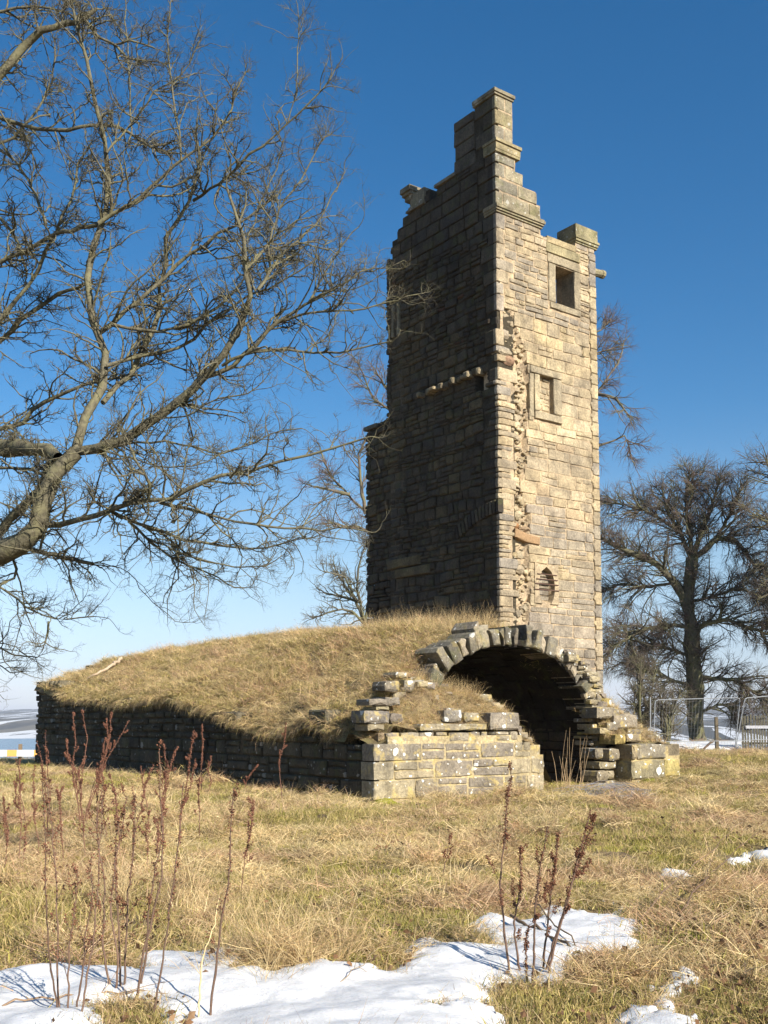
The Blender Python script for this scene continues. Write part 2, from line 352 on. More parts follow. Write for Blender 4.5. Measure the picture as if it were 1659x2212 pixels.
snow_patch([(-60, 2120), (0, 2115), (61, 2105), (121, 2092), (180, 2100), (242, 2097), (303, 2095), (283, 2075), (354, 2065), (429, 2062), (505, 2052), (535, 2050), (522, 2095), (581, 2105), (657, 2087), (697, 2070), (727, 2090), (808, 2095), (838, 2106),
            (887, 2082), (868, 2037), (937, 2022), (972, 2042), (1085, 2059), (1016, 2017), (1009, 2003), (1036, 1978), (1076, 1978), (1115, 1998), (1155, 1990), (1180, 1968), (1234, 1968), (1308, 1985), (1353, 1975), (1338, 1990), (1392, 1998), (1363, 2022),
            (1387, 2057), (1283, 2062), (1219, 2087), (1234, 2111), (1214, 2146), (1175, 2144), (1115, 2136), (1076, 2141), (1041, 2176), (1085, 2201), (1095, 2300), (-90, 2300)],
           'large sheet of old snow across the foreground around the dead stalks', .02, .048, holes=[[(917, 2174), (930, 2166), (955, 2167), (967, 2175), (950, 2182), (925, 2181)], [(1285, 2032), (1320, 2034), (1335, 2042), (1300, 2040)], [(215, 2190), (250, 2165), (310, 2170), (345, 2212), (330, 2260), (210, 2260)]])
snow_patch([(1452, 2106), (1482, 2101), (1506, 2121), (1521, 2136), (1467, 2144), (1486, 2156), (1452, 2166), (1452, 2186), (1417, 2176), (1422, 2156), (1387, 2146), (1447, 2141)], 'forked melting snow patch near the lower right edge', .02, .035)
snow_patch([(1338, 2203), (1358, 2183), (1407, 2188), (1422, 2201), (1506, 2212), (1520, 2270), (1330, 2270)], 'snow patch cut by the bottom edge, right of the stalks', .02, .035)
snow_patch([(1298, 1962), (1310, 1955), (1330, 1960), (1333, 1970), (1315, 1974)], 'small round snow patch just behind the large snow sheet', .02, .03)
snow_patch([(1420, 1894), (1440, 1886), (1480, 1887), (1491, 1895), (1470, 1901), (1430, 1900)], 'thin oval snow patch in the middle of the right meadow', .03, .03)
snow_patch([(1363, 1924), (1385, 1918), (1407, 1923), (1400, 1931), (1370, 1930)], 'faint flat snow patch left of the oval one', .03, .02)
snow_patch([(1566, 1859), (1605, 1849), (1659, 1834), (1720, 1830), (1720, 1856), (1659, 1857), (1610, 1854), (1612, 1866), (1585, 1870)], 'long snow patch running out at the right edge', .03, .04)
snow_patch([(1405, 2078), (1412, 2074), (1425, 2077), (1427, 2084), (1410, 2084)], 'tiny snow remnant above the forked patch', .015, .02)
snow_patch([(8.5, 49), (13, 47), (18, 47.5), (26, 46.5), (36, 49), (36, 59), (20, 60), (9, 59)], 'bank of snow below the fence and big tree at right', .25, .25, world_pts=True, name='snow_bank')

# ------------------------------------------------------------------ masonry kit
def stone(pts, P0, da, nrm, off, depth, col, ch=.025, bulge=.012, dz=UP):
    """block from an outline in the wall plane: back ring, rim, inset front face; about 40 triangles"""
    pts = np.asarray(pts, float); n = len(pts); c = pts.mean(0)
    d = pts - c; ln = np.linalg.norm(d, axis=1, keepdims=True); inn = c + d * np.maximum(.35, 1 - ch * 1.5 / ln)
    ro = off - ch + rng.uniform(-.012, .006, n); fo = off + rng.uniform(-.007, .007, n)
    to = lambda p, o: P0 + np.outer(p[:, 0], da) + np.outer(p[:, 1], dz) + np.outer(o, nrm)
    V = np.vstack([to(pts, np.full(n, off - depth)), to(pts, ro), to(inn, fo), to(c[None], np.array([off + bulge * random.uniform(-.2, 1)]))])
    i = np.arange(n); j = (i + 1) % n
    q = np.vstack([np.stack([i, j, j + n, i + n], 1), np.stack([i + n, j + n, j + 2 * n, i + 2 * n], 1)])
    tr = np.stack([i + 2 * n, j + 2 * n, np.full(n, 3 * n)], 1)
    if np.dot(np.cross(da, dz), nrm) < 0: q = q[:, ::-1]; tr = tr[:, ::-1]
    cc = P0 + c[0] * da + c[1] * dz
    x, y = pts[:, 0], pts[:, 1]; area = abs(np.dot(x, np.roll(y, -1)) - np.dot(y, np.roll(x, -1))) / 2
    vd = CAM - cc; dist = np.linalg.norm(vd)
    return dict(V=V, q=q, t=tr, col=np.array(col), size=area * max(.05, float(np.dot(vd / dist, nrm))) / dist ** 2)
def rect(a0, a1, z0, z1, j=.012, mid=True):
    w = a1 - a0; h = z1 - z0; j = min(j, w * .12, h * .12)
    r = lambda: random.uniform(-j, j)
    p = [(a0 + abs(r()), z0 + abs(r()))]
    if mid: p.append(((a0 + a1) / 2 + w * random.uniform(-.2, .2), z0 + r() * .7))
    p.append((a1 - abs(r()), z0 + abs(r())))
    if mid: p.append((a1 + r() * .6, (z0 + z1) / 2))
    p.append((a1 - abs(r()), z1 - abs(r())))
    if mid: p.append(((a0 + a1) / 2 + w * random.uniform(-.2, .2), z1 + r() * .7))
    p.append((a0 + abs(r()), z1 - abs(r())))
    if mid: p.append((a0 + r() * .6, (z0 + z1) / 2))
    return p
def emit(stones, par, name, mats, limit, stuff_name):
    """largest in view become parts, the rest one joined part"""
    order = sorted(range(len(stones)), key=lambda i: -stones[i]['size'])
    rest = {}
    for k, i in enumerate(order):
        s = stones[i]
        if k < limit:
            V = s['V']; c0 = V.mean(0)
            me = mesh(name, V - c0, [s['q'], s['t']], mats[s['m']], s['col'])
            obj(name, me, par, tuple(c0 - np.array(par.location)))
        else: rest.setdefault(s['m'], MB()).add(s['V'], [s['q'], s['t']], s['col'])
    if rest:
        m = MB(); keys = list(rest)
        V = np.concatenate([np.concatenate(rest[k].V) for k in keys]); C = np.concatenate([np.concatenate(rest[k].C) for k in keys])
        polys = []; mi = []; o = 0
        for k in keys:
            for p in rest[k].P.values():
                p = np.concatenate(p) + o; polys.append(p); mi += [k] * len(p)
            o += rest[k].n
        me = mesh(stuff_name, rel(V, par), polys, None, C)
        ks = sorted(set(keys)); 
        for k in ks: me.materials.append(mats[k])
        me.polygons.foreach_set('material_index', np.array([ks.index(k) for k in mi], dtype=np.int32))
        tag(obj(stuff_name, me, par), kind='stuff')
def sub_iv(iv, a, b):
    out = []
    for (x, y) in iv:
        if b <= x or a >= y: out.append((x, y)); continue
        if a - x > .06: out.append((x, a))
        if y - b > .06: out.append((b, y))
    return out
def courses(z0, z1, h0, h1, spans, P0, da, nrm, palette, l0, l1, mat, forb=(), joint=.022, depth=.22, prot=(.0, .03), wav=.03, split=.15, ch=.022, seed=0, jit=.014):
    out = []; z = z0; k = 0
    wave = lambda a, kk, zz: zz + wav * float(vnoise(a * .9 + kk * 13.7, 3.3 + seed, seed + 5)) * (0 if zz <= z0 + 1e-6 or zz >= z1 - 1e-6 else 2)
    while z < z1 - .04:
        h = random.uniform(h0, h1)
        if z + h > z1 - h0 * .6: h = z1 - z
        zm = z + h / 2; iv = spans(z + .02, z + h - .02)
        for (fa, fb, fz0, fz1) in forb:
            if fz0 < z + h - .03 and fz1 > z + .03: iv = sub_iv(iv, fa, fb)
        for (ia, ib) in iv:
            a = ia
            while a < ib - .05:
                l = random.uniform(l0, l1) * (.75 + .5 * min(h / h1, 1))
                if a + l > ib - l0 * .7: l = ib - a
                g = joint / 2
                za0 = wave(a + l / 2, k, z) + g; za1 = wave(a + l / 2, k + 1, z + h) - g
                tl = (wave(a + l, k, z) - wave(a, k, z)) * .5
                parts = [(a + g, a + l - g, za0, za1)]
                if random.random() < split and h > .16:
                    zc = lerp(za0, za1, random.uniform(.35, .65)); parts = [(a + g, a + l - g, za0, zc - g * .6), (a + g, a + l - g, zc + g * .6, za1)]
                    if random.random() < .5 and l > .3:
                        am = a + l * random.uniform(.4, .6); q = parts.pop(); parts += [(q[0], am - g * .6, q[2], q[3]), (am + g * .6, q[1], q[2], q[3])]
                for (b0, b1, y0, y1) in parts:
                    if b1 - b0 < .03 or y1 - y0 < .02: continue
                    pts = [(x, y + tl * ((x - a) / l - .5) * 2) for x, y in rect(b0, b1, y0, y1, jit)]
                    srt = sorted(palette, key=lambda c_: -sum(c_)); f_ = .5 + 1.5 * float(fbm((b0 + b1) * .22, (y0 + y1) * .22, 300 + mat, 3)) + random.uniform(-.33, .33)
                    col = lerp(np.array(srt[int(min(max(f_, 0), .999) * len(srt))]), np.mean(palette, 0), .3) * random.uniform(.88, 1.12)
                    s = stone(pts, P0, da, nrm, random.uniform(*prot), depth, col, min(ch, (y1 - y0) * .22)); s['m'] = mat; out.append(s)
                a += l
        z += h; k += 1
    return out
def slab(P0, da, nrm, a0, a1, z0, z1, inside, rec, thick, cell, col, seed=0):
    """mortared core of a wall as a cell mask with real thickness; rec(a,z) = recess of the front"""
    na_ = int(round((a1 - a0) / cell)); nz = int(round((z1 - z0) / cell))
    ag = np.linspace(a0, a1, na_ + 1); zg = np.linspace(z0, z1, nz + 1)
    AC, ZC = np.meshgrid((ag[:-1] + ag[1:]) / 2, (zg[:-1] + zg[1:]) / 2, indexing='ij'); mask = inside(AC, ZC)
    AG, ZG = np.meshgrid(ag, zg, indexing='ij')
    rc = rec(AG, ZG) + .024 * fbm(AG * 6, ZG * 6, 50 + seed, 2)
    def P(a, z, o): return P0 + a[..., None] * da + z[..., None] * UP + o[..., None] * nrm
    Vf = P(AG, ZG, -rc).reshape(-1, 3); Vb = P(AG, ZG, -np.full(AG.shape, thick)).reshape(-1, 3); n = len(Vf)
    idx = np.arange(n).reshape(AG.shape)
    q = np.stack([idx[:-1, :-1], idx[1:, :-1], idx[1:, 1:], idx[:-1, 1:]], -1)
    F = [q[mask], q[mask][:, ::-1] + n]
    pad = np.pad(mask, 1)
    for ax, di in ((0, 1), (0, -1), (1, 1), (1, -1)):
        nb = np.roll(pad, -di, axis=ax)[1:-1, 1:-1]; b = mask & ~nb; ii, jj = np.nonzero(b)
        if ax == 0: e0 = idx[ii + (di > 0), jj]; e1 = idx[ii + (di > 0), jj + 1]
        else: e0 = idx[ii, jj + (di > 0)]; e1 = idx[ii + 1, jj + (di > 0)]
        F.append(np.stack([e0, e1, e1 + n, e0 + n], 1))
    F = np.concatenate(F); V = np.vstack([Vf, Vb]); used = np.unique(F); mp_ = np.full(len(V), -1); mp_[used] = np.arange(len(used))
    cc = np.asarray(col); return V[used], mp_[F], np.tile(cc, (len(used), 1))

BUFF = [(0.440, 0.361, 0.238), (0.493, 0.414, 0.282), (0.405, 0.334, 0.229), (0.510, 0.440, 0.317), (0.440, 0.370, 0.264), (0.370, 0.317, 0.238), (0.528, 0.449, 0.308), (0.440, 0.361, 0.229)]
GREYB = [(0.342, 0.304, 0.247), (0.314, 0.285, 0.247), (0.380, 0.323, 0.237), (0.427, 0.361, 0.257), (0.323, 0.285, 0.247), (0.418, 0.323, 0.209), (0.361, 0.314, 0.257)]
SHADE = [(0.094, 0.076, 0.055), (0.106, 0.088, 0.065), (0.082, 0.068, 0.050), (0.071, 0.060, 0.048), (0.114, 0.098, 0.073), (0.086, 0.071, 0.049), (0.098, 0.084, 0.065), (0.063, 0.053, 0.043)]  # same masonry out of the sun, shade painted into the colour
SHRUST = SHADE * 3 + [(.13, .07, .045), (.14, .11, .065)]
ASHL = [(.30, .27, .20), (.33, .30, .22), (.27, .25, .20), (.36, .32, .23), (.31, .27, .17)]
FRONT = [(.34, .30, .23), (.38, .34, .25), (.30, .27, .22), (.42, .37, .26), (.27, .24, .21)]
WALL = [(0.089, 0.079, 0.057), (0.110, 0.094, 0.068), (0.073, 0.065, 0.053), (0.125, 0.110, 0.079), (0.099, 0.091, 0.062)]  # side wall colours lowered to paint in its shade

# ------------------------------------------------------------------ tower
TOWER = thing('ruined_tower', A, 'tall narrow ruined stone tower with a jagged stepped top rising behind the turf mound', 'tower')
TZ0 = 0.0
def lit_top(a):
    return np.select([a < .7, a < .79, a < 1.12, a < 1.68, a < 1.8, a < 3.33], [20.1, 18.32, 17.96, 17.55, 17.15, 16.28], 16.98)
def shade_top(s):
    return np.select([s < .96, s < 1.88, s < 2.8, s < 3.1, s < 4.05, s < 4.45, s < 4.8, s < 5.1, s < 5.32], [20.1, 20.05, 18.36, 18.14, 18.55, 18.05, 17.85, 17.5, 16.95], 11.4)
WINS = [(2.42, 3.24, 14.28, 15.5)]
POINTY = lambda a, z: (z > 5.12) & (z < 6.06) & (np.abs(a - 1.85) < .34 * np.sqrt(np.clip(1 - ((z - 5.5) / .60) ** 2, 0, 1)))
scar_r = lambda z: np.interp(z, [3.5, 5.4, 6, 6.5, 7.0, 7.45, 7.9, 8.4, 9.35, 10.1, 11, 11.6, 12.1, 12.7, 13.2, 13.6], [1.0, 1.22, 1.15, 1.1, 1.1, 1.28, 1.02, .85, 1.18, 1.1, 1.35, 1.25, 1.2, 1.0, .75, .5])
scar_l = lambda z: np.interp(z, [3.5, 7, 8, 9, 10, 11, 11.3, 11.7, 12.3, 13, 13.5], [.55, .62, .7, .72, .62, .55, .85, .3, .35, .3, .3])
def lit_rec(a, z):
    r = .012 + 0 * a
    sc = (a > scar_l(z) - .02) & (a < scar_r(z)) & (z < 13.6)
    r = np.where(sc, .13 + .09 * fbm(a * 5, z * 5, 91, 3), r)
    r = np.where((np.abs(a - .1) < .35) & (z > 11.6) & (z < 12.2), .3, r)
    r = np.where((a > 1.64) & (a < 2.26) & (z > 10.73) & (z < 11.9), .155, r)
    return np.where(POINTY(a, z), .23, r)
lit_in = lambda a, z: (z < lit_top(a)) & ~((a > 2.42) & (a < 3.24) & (z > 14.28) & (z < 15.5))
core = MB()
CORE_L = (.50, .40, .28); CORE_S = (.07, .06, .042)  # one mortar in two tones: sunlit face, and shade painted in
V, F, C = slab(A, L, -S, .14, 4.18, TZ0, 20.14, lit_in, lit_rec, .75, .095, CORE_L); cl = obj('mortar_core', mesh('mortar_core', rel(V, TOWER), [F], M_MORT, C), TOWER)
SLIT = (4.78, 4.95, 14.25, 15.15)
def shade_rec(s, z):
    r = .045 + 0 * s
    r = np.where((z > 11.25) & (z < 11.75) & (s > .5) & (s < 1.0), .4, r)
    return np.where((s > 5.3) & (z < 6.2) & (z > 4.0), .35, r)
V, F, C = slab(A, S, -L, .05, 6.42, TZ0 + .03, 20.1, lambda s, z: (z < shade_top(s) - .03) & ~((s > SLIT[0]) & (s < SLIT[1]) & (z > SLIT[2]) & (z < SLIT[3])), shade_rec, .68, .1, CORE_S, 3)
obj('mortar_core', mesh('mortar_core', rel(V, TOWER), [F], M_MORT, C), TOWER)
V, F, C = slab(A + L * 4.16, S, L, .02, 5.2, TZ0 + .05, 16.2, lambda s, z: z < np.where((s > .45) & (s < 3.6), 14.9, 16.2) - .35 * np.abs(vnoise(s * 2, s * 0, 3)), lambda a, z: 0 * a, .7, .2, (.14, .12, .09), 5)  # rear walls coloured dark so the window reads as deep shade
obj('rear_wall', mesh('rear_wall', rel(V, TOWER), [F], M_MORT, C), TOWER)
V, F, C = slab(A + S * 5.22, L, S, .03, 4.1, TZ0 + .07, 16.4, lambda s, z: z < 15.9 + .8 * vnoise(s * 1.5, s * 0, 8), lambda a, z: 0 * a, .7, .2, (.14, .12, .09), 6)
obj('rear_wall', mesh('rear_wall', rel(V, TOWER), [F], M_MORT, C), TOWER)
ST = []
# corner quoins: (z0, z1, length on lit face, length on shaded face)
quo = []
z = 1.0
while z < 11.25:
    h = random.uniform(.11, .21) if random.random() < .8 else random.uniform(.22, .33); quo.append((z, min(z + h, 11.28), random.uniform(.38, .78) * (1 if z < 9 else .9), random.uniform(.25, .75))); z += h
quo += [(11.28, 11.42, .35, .5), (11.42, 11.82, .82, .4), (11.98, 12.2, .4, .3), (12.25, 12.45, .5, .5), (12.45, 12.95, .26, .5), (13.5, 14.0, .3, .5), (14.0, 14.36, .28, .4), (14.36, 14.75, .5, .6), (14.75, 15.08, .7, .4), (15.08, 15.55, .32, .7), (15.55, 16.0, .3, .4), (16.0, 16.45, .36, .6)]
quo += [(16.73, 17.13, .28, .8), (17.17, 17.55, .9, .5), (17.58, 18.0, .38, .8), (18.02, 18.3, .78, .5)]
quo += [(18.72, 19.17, .37, .9), (19.19, 19.66, .7, .55), (19.68, 20.1, .4, .95)]
quo = [q for q in quo if q[1] > q[0] + .03]
for (z0, z1, la, ls) in quo:
    top = z0 > 12.9; pal = ASHL if z0 > 16.5 else (GREYB[:5] if top else BUFF[:6] + GREYB[:3])
    o = random.uniform(.0, .03) if not top else random.uniform(0, .01)
    a0 = random.uniform(-.022, .012) if not top else random.uniform(-.008, 0)
    if 11.25 < z0 < 12.9: a0 = -.06 + .25 * (12.9 - z0) * random.uniform(-.1, .3)
    s = stone(rect(a0, la - .011, z0 + .01, z1 - .01, .012 if top else .02), A, L, -S, o, .13, np.array(random.choice(pal)) * random.uniform(.9, 1.15), .016 if top else .018)
    s['m'] = 2 if z0 > 16.5 else 0; ST.append(s)
    s = stone(rect(.115 - o, ls - .012, z0 + .01, z1 - .01, .012), A, S, -L, max(-a0, 0) + random.uniform(-.006, .004) - (.0 if top else .01), .3, np.array(random.choice(SHADE)) * 1.1, .016 if top else .025); s['m'] = 1; ST.append(s)  # return stone in SHADE colours, painting the quoin's unlit side dark
def qlen(z0, z1, k):
    m = 0
    for q in quo:
        if q[0] < z1 and q[1] > z0: m = max(m, q[k])
    return m
RQ = 3.92
FORB = [(2.1, 3.51, 15.5, 16.1), (2.1, 3.5, 14.08, 15.5), (1.42, 2.58, 10.52, 12.08), (.55, 1.6, 6.78, 7.0), (1.45, 2.27, 4.95, 6.2)]
def lit_spans(z0, z1):
    zm = (z0 + z1) / 2; a0 = max(qlen(z0, z1, 2), 0) + .0
    if zm < 13.6: a0 = max(a0, float(scar_r(zm)) + random.uniform(-.05, .07))
    return [(a0, RQ)] if zm < 16.28 else []
# the tower's own ashlar lit face, tone changes with height
for (z0, z1, h0, h1, l0, l1, pal, sp) in [(1.0, 4.9, .26, .36, .45, .85, GREYB + BUFF[:2], .1), (4.9, 7.0, .2, .36, .4, .9, BUFF + GREYB[:2], .22), (7.0, 9.9, .27, .4, .42, .85, GREYB + BUFF[:1], .18), (9.9, 13.6, .24, .42, .4, .85, BUFF, .15)]:
    ST += courses(z0, z1, h0, h1, lit_spans, A, L, -S, pal, l0, l1, 0, FORB, split=sp * .6, seed=int(z0 * 10), wav=.035, depth=.12, prot=(.0, .02), joint=.024, ch=.014)
ST += courses(13.6, 16.28, .14, .32, lambda a, b: [(qlen(a, b, 2), RQ)], A, L, -S, BUFF[:5] + GREYB[:3] + [(.52, .44, .32)], .3, .75, 0, FORB, split=.22, seed=77, wav=.05, depth=.12, prot=(.0, .03), ch=.016)
ST += courses(16.28, 16.46, .17, .2, lambda a, b: [(qlen(a, b, 2), 1.78), (3.35, 4.2)], A, L, -S, GREYB, .3, .6, 0, depth=.4)
# right margin with the scalloped vertical joint
z = 1.0
while z < 16.3:
    h = random.uniform(.34, .46); h = min(h, 16.3 - z)
    if h < .1: break
    lobe = [(RQ + .012, z + h * .72), (RQ - .035, z + h * .62), (RQ - .06, z + h * .5), (RQ - .03, z + h * .38), (RQ + .015, z + h * .3)]
    w0 = RQ + .012
    p = [(w0 + .01, z + .011), (4.1, z + .011), (4.225, z + .011), (4.225, z + h / 2), (4.225, z + h - .011), (w0 + .01, z + h - .011)] + lobe
    s = stone(p, A, L, -S, random.uniform(.03, .045), .35, np.array(random.choice(GREYB[:4] + BUFF[:2] if (z < 9.9 or z > 14) else BUFF)) * random.uniform(.9, 1.1), .018, 0); s['m'] = 0; ST.append(s); z += h
# rubble of the scar
for _ in range(380):
    z = random.uniform(3.6, 13.5); l, r_ = float(scar_l(z)), float(scar_r(z))
    if r_ - l < .12: continue
    a = random.uniform(l - .02, r_); w = random.uniform(.03, .13) * (1.7 if random.random() < .12 else 1); h = w * random.uniform(.3, .8)
    n = 6; an = np.sort(rng.uniform(0, 2 * math.pi, n)); 
    if np.max(np.diff(np.append(an, an[0] + 2 * math.pi))) > 2.6: an = np.arange(n) * 2 * math.pi / n
    s = stone(np.stack([a + w * np.cos(an) * .9, z + h * np.sin(an)], 1), A, L, -S, random.uniform(-.16, .0), .2, np.array(random.choice(BUFF)) * random.uniform(.85, 1.1), .015, .01); s['m'] = 0; ST.append(s)
for (a, z, w, h, o, c) in [(.45, 12.08, .26, .2, .03, (.30, .20, .14)), (.35, 12.85, .2, .17, .02, (.36, .31, .25)), (.3, 12.28, .3, .12, .07, (.40, .35, .27)), (.8, 10.25, .16, .15, -.02, (.6, .52, .38)), (.83, 7.55, .17, .16, -.02, (.52, .45, .32)), (.7, 7.2, .13, .1, .02, (.36, .2, .1)), (.85, 5.95, .22, .15, -.01, (.45, .38, .28)), (1.1, 7.15, .3, .1, 0, (.40, .3, .2))]:
    an = np.arange(8) * math.pi / 4 + .3; s = stone(np.stack([a + w * np.cos(an) * rng.uniform(.8, 1.1, 8), z + h * np.sin(an) * rng.uniform(.8, 1.1, 8)], 1), A, L, -S, o, .35, c, .05, .05); s['m'] = 0; ST.append(s)
# blocked window infill
ST += courses(10.76, 11.87, .1, .22, lambda a, b: [(1.66, 2.25)], A + S * .14, L, -S, BUFF[:4] + GREYB[2:4], .15, .4, 0, depth=.1)
ST += courses(5.1, 6.0, .16, .2, lambda a, b: [(1.52, 2.18)], A + S * .2, L, -S, GREYB[:3], .3, .66, 0, depth=.1)
# stepped ashlar above the string course
for (z0, z1, xs) in [(16.73, 17.13, [.28, 1.35, 1.8]), (17.17, 17.55, [.9, 1.68]), (17.58, 17.96, [.38, 1.12]), (18.72, 19.17, [.37, .7]), (19.68, 20.1, [.4, .69])]:
    for a, b in zip(xs[:-1], xs[1:]):
        s = stone(rect(a + .009, b - .005, z0 + .008, z1 - .008, .008), A, L, -S, random.uniform(0, .015), .7, np.array(random.choice(ASHL)) * random.uniform(1, 1.2), .014); s['m'] = 2; ST.append(s)
# shaded face, its stones coloured darker to carry the shade
FS = [(SLIT[0] - .12, SLIT[1] + .12, SLIT[2] - .1, SLIT[3] + .12)]
def sh_spans(z0, z1):
    q = qlen(z0, z1, 3); q = max(q, .02)
    xs = np.arange(0, 6.5, .1); ok = shade_top(xs) > z1 - .06; e = xs[ok].max() + .1 if ok.any() else 0
    if z0 > 18.3: e = 1.88 if z0 < 20 else .96
    elif z0 > 18.0: return [(q, 2.75), (3.12, 4.05)]
    e = min(e, 6.5) + random.uniform(-.06, .05); return [(q, e)]
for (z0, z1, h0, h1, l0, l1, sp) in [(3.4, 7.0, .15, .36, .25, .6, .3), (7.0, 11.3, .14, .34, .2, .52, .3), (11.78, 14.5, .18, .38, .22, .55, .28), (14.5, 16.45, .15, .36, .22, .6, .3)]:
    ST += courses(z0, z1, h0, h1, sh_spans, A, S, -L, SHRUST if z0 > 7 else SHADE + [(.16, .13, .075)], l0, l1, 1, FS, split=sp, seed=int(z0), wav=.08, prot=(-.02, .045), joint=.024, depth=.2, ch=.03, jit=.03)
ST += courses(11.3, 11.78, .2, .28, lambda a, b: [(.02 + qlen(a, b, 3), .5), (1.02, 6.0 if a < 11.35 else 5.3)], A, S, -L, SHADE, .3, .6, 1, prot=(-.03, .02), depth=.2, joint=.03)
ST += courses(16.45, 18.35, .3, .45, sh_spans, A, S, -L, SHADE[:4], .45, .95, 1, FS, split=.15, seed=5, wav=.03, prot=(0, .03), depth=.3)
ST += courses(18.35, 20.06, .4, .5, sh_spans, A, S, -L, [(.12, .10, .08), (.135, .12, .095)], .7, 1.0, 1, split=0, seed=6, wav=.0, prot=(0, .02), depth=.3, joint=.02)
# row of stones jutting from the beam ledge, catching the sun
for s_ in np.concatenate([np.arange(1.2, 3.6, .19), [.75]]):
    if 2.35 < s_ < 2.6 or 3.15 < s_ < 3.3: continue
    w = random.uniform(.07, .12); zz = 11.83 + random.uniform(-.05, .03); h = random.uniform(.04, .12)
    s = stone(rect(s_ - w, s_ + w, zz - h, zz + h, .018), A, S, -L, random.uniform(.14, .3), .45, np.array((.34, .29, .2)) * random.uniform(.7, 1.2), .025); s['m'] = 1; ST.append(s)
# long lintel stones low on the shaded face
for (s0, s1, z0, z1) in [(3.6, 5.3, 6.45, 6.75), (3.1, 4.9, 6.12, 6.4)]:
    s = stone(rect(s0, s1, z0, z1), A, S, -L, .075, .3, (.17, .14, .08), .03); s['m'] = 1; ST.append(s)
# relieving arch in the shaded face
for k in range(13):
    th = k / 12; s0 = 1.75 * (1 - th); cz = 7.0 + .52 * math.sin(th * math.pi / 2); lean = .35 * (1 - th)
    p = [(s0 - .05 + .0, cz), (s0 + .06, cz - .02), (s0 + .06 + lean * .3, cz + .36), (s0 - .05 + lean * .3, cz + .38)]
    s = stone(p, A, S, -L, .07, .2, random.choice(SHADE), .015); s['m'] = 1; ST.append(s)
# broken left edge of the tower, small stones for a ragged outline
for _ in range(150):
    z = random.uniform(4.6, 17.2); e = 6.48 if z < 11.3 else 5.3
    if z > 17.0: e = 5.1
    w = random.uniform(.08, .2); h = random.uniform(.04, .09)
    s = stone(rect(e - w, e + random.uniform(-.03, .1), z - h, z + h, .03), A, S, -L, random.uniform(.0, .07), .5, random.choice(SHADE), .025); s['m'] = 1; ST.append(s)
emit(ST, TOWER, 'stone', [M_LIT, M_DARK, M_TOP], 296, 'rubble_infill')
def tstone(name, a0, a1, z0, z1, off, depth, col, mat=M_LIT, da=L, n=-S, par=None, P=A, ch=.015, label=None):
    s = stone(rect(a0, a1, z0, z1, .006), P, da, n, off, depth, col, ch, .003); V = s['V']
    pl = np.array(TOWER.location) if par is None or par is TOWER else np.array(TOWER.location)
    o = obj(name, mesh(name, V - pl, [s['q'], s['t']], mat, s['col']), par or TOWER)
    if label: o['label'] = label
    return o
FR = (.38, .33, .24)
w = obj('window_frame', None, TOWER); tstone('lintel', 2.1, 3.51, 15.51, 15.79, .03, .4, FR, par=w); tstone('lintel', 2.02, 3.5, 15.81, 16.1, .05, .4, (.36, .32, .2), par=w); tstone('cornice', 2.08, 3.35, 16.12, 16.33, .03, .4, (.42, .35, .22), par=w)
tstone('jamb', 2.12, 2.42, 14.29, 15.5, .03, .55, FR, par=w); tstone('jamb', 3.24, 3.5, 14.29, 15.5, .035, .55, FR, par=w); tstone('sill', 2.18, 3.51, 14.08, 14.27, .045, .5, FR, par=w)
w = obj('window_frame', None, TOWER); w['label'] = 'blocked window in a moulded stone frame'
tstone('lintel', 1.28, 2.6, 11.89, 12.1, .06, .35, FR, par=w); tstone('jamb', 1.26, 1.43, 10.54, 11.87, .03, .3, FR, par=w); tstone('jamb', 1.45, 1.66, 10.77, 11.87, .055, .35, (.46, .40, .28), par=w)
tstone('jamb', 2.24, 2.58, 10.77, 11.87, .06, .4, FR, par=w); tstone('sill', 1.46, 2.6, 10.52, 10.75, .06, .35, FR, par=w)
w = obj('window_frame', None, TOWER); w['label'] = 'small pointed vesica opening with iron bars'
for sgn in (-1, 1):
    zz = np.linspace(5.0, 6.1, 9); inner = [1.85 + sgn * .33 * math.sqrt(max(0, 1 - ((z_ - 5.5) / .58) ** 2)) for z_ in zz]
    p = [(i_, z_) for i_, z_ in zip(inner, zz)] + [(1.85 + sgn * .48, 6.2), (1.85 + sgn * .5, 5.0)]
    mbx = MB(); cxy = np.array(p); n = len(cxy)
    Vf = A + np.outer(cxy[:, 0], L) + np.outer(cxy[:, 1], UP); Vb = Vf + S * .35; Vf = Vf - S * .035
    mbx.add(np.vstack([Vf, Vb]), [[[i, (i + 1) % n, (i + 1) % n + n, i + n] for i in range(n)], [list(range(n))]], (.46, .38, .27)); mbx.build('jamb', M_LIT, TOWER).parent = w
for k, z_ in enumerate((5.40, 5.57, 5.71, 5.86)):
    P = np.array([[A + L * (1.33 + .04 * k) - S * .05 + UP * z_, A + L * (2.34 - .03 * k) - S * .05 + UP * (z_ + .01)]]); V, Q = tubes(P, np.full((1, 2), .017), 6)
    obj('bar', mesh('bar', V - A, [Q], M_IRON, (.12, .07, .05)), w)
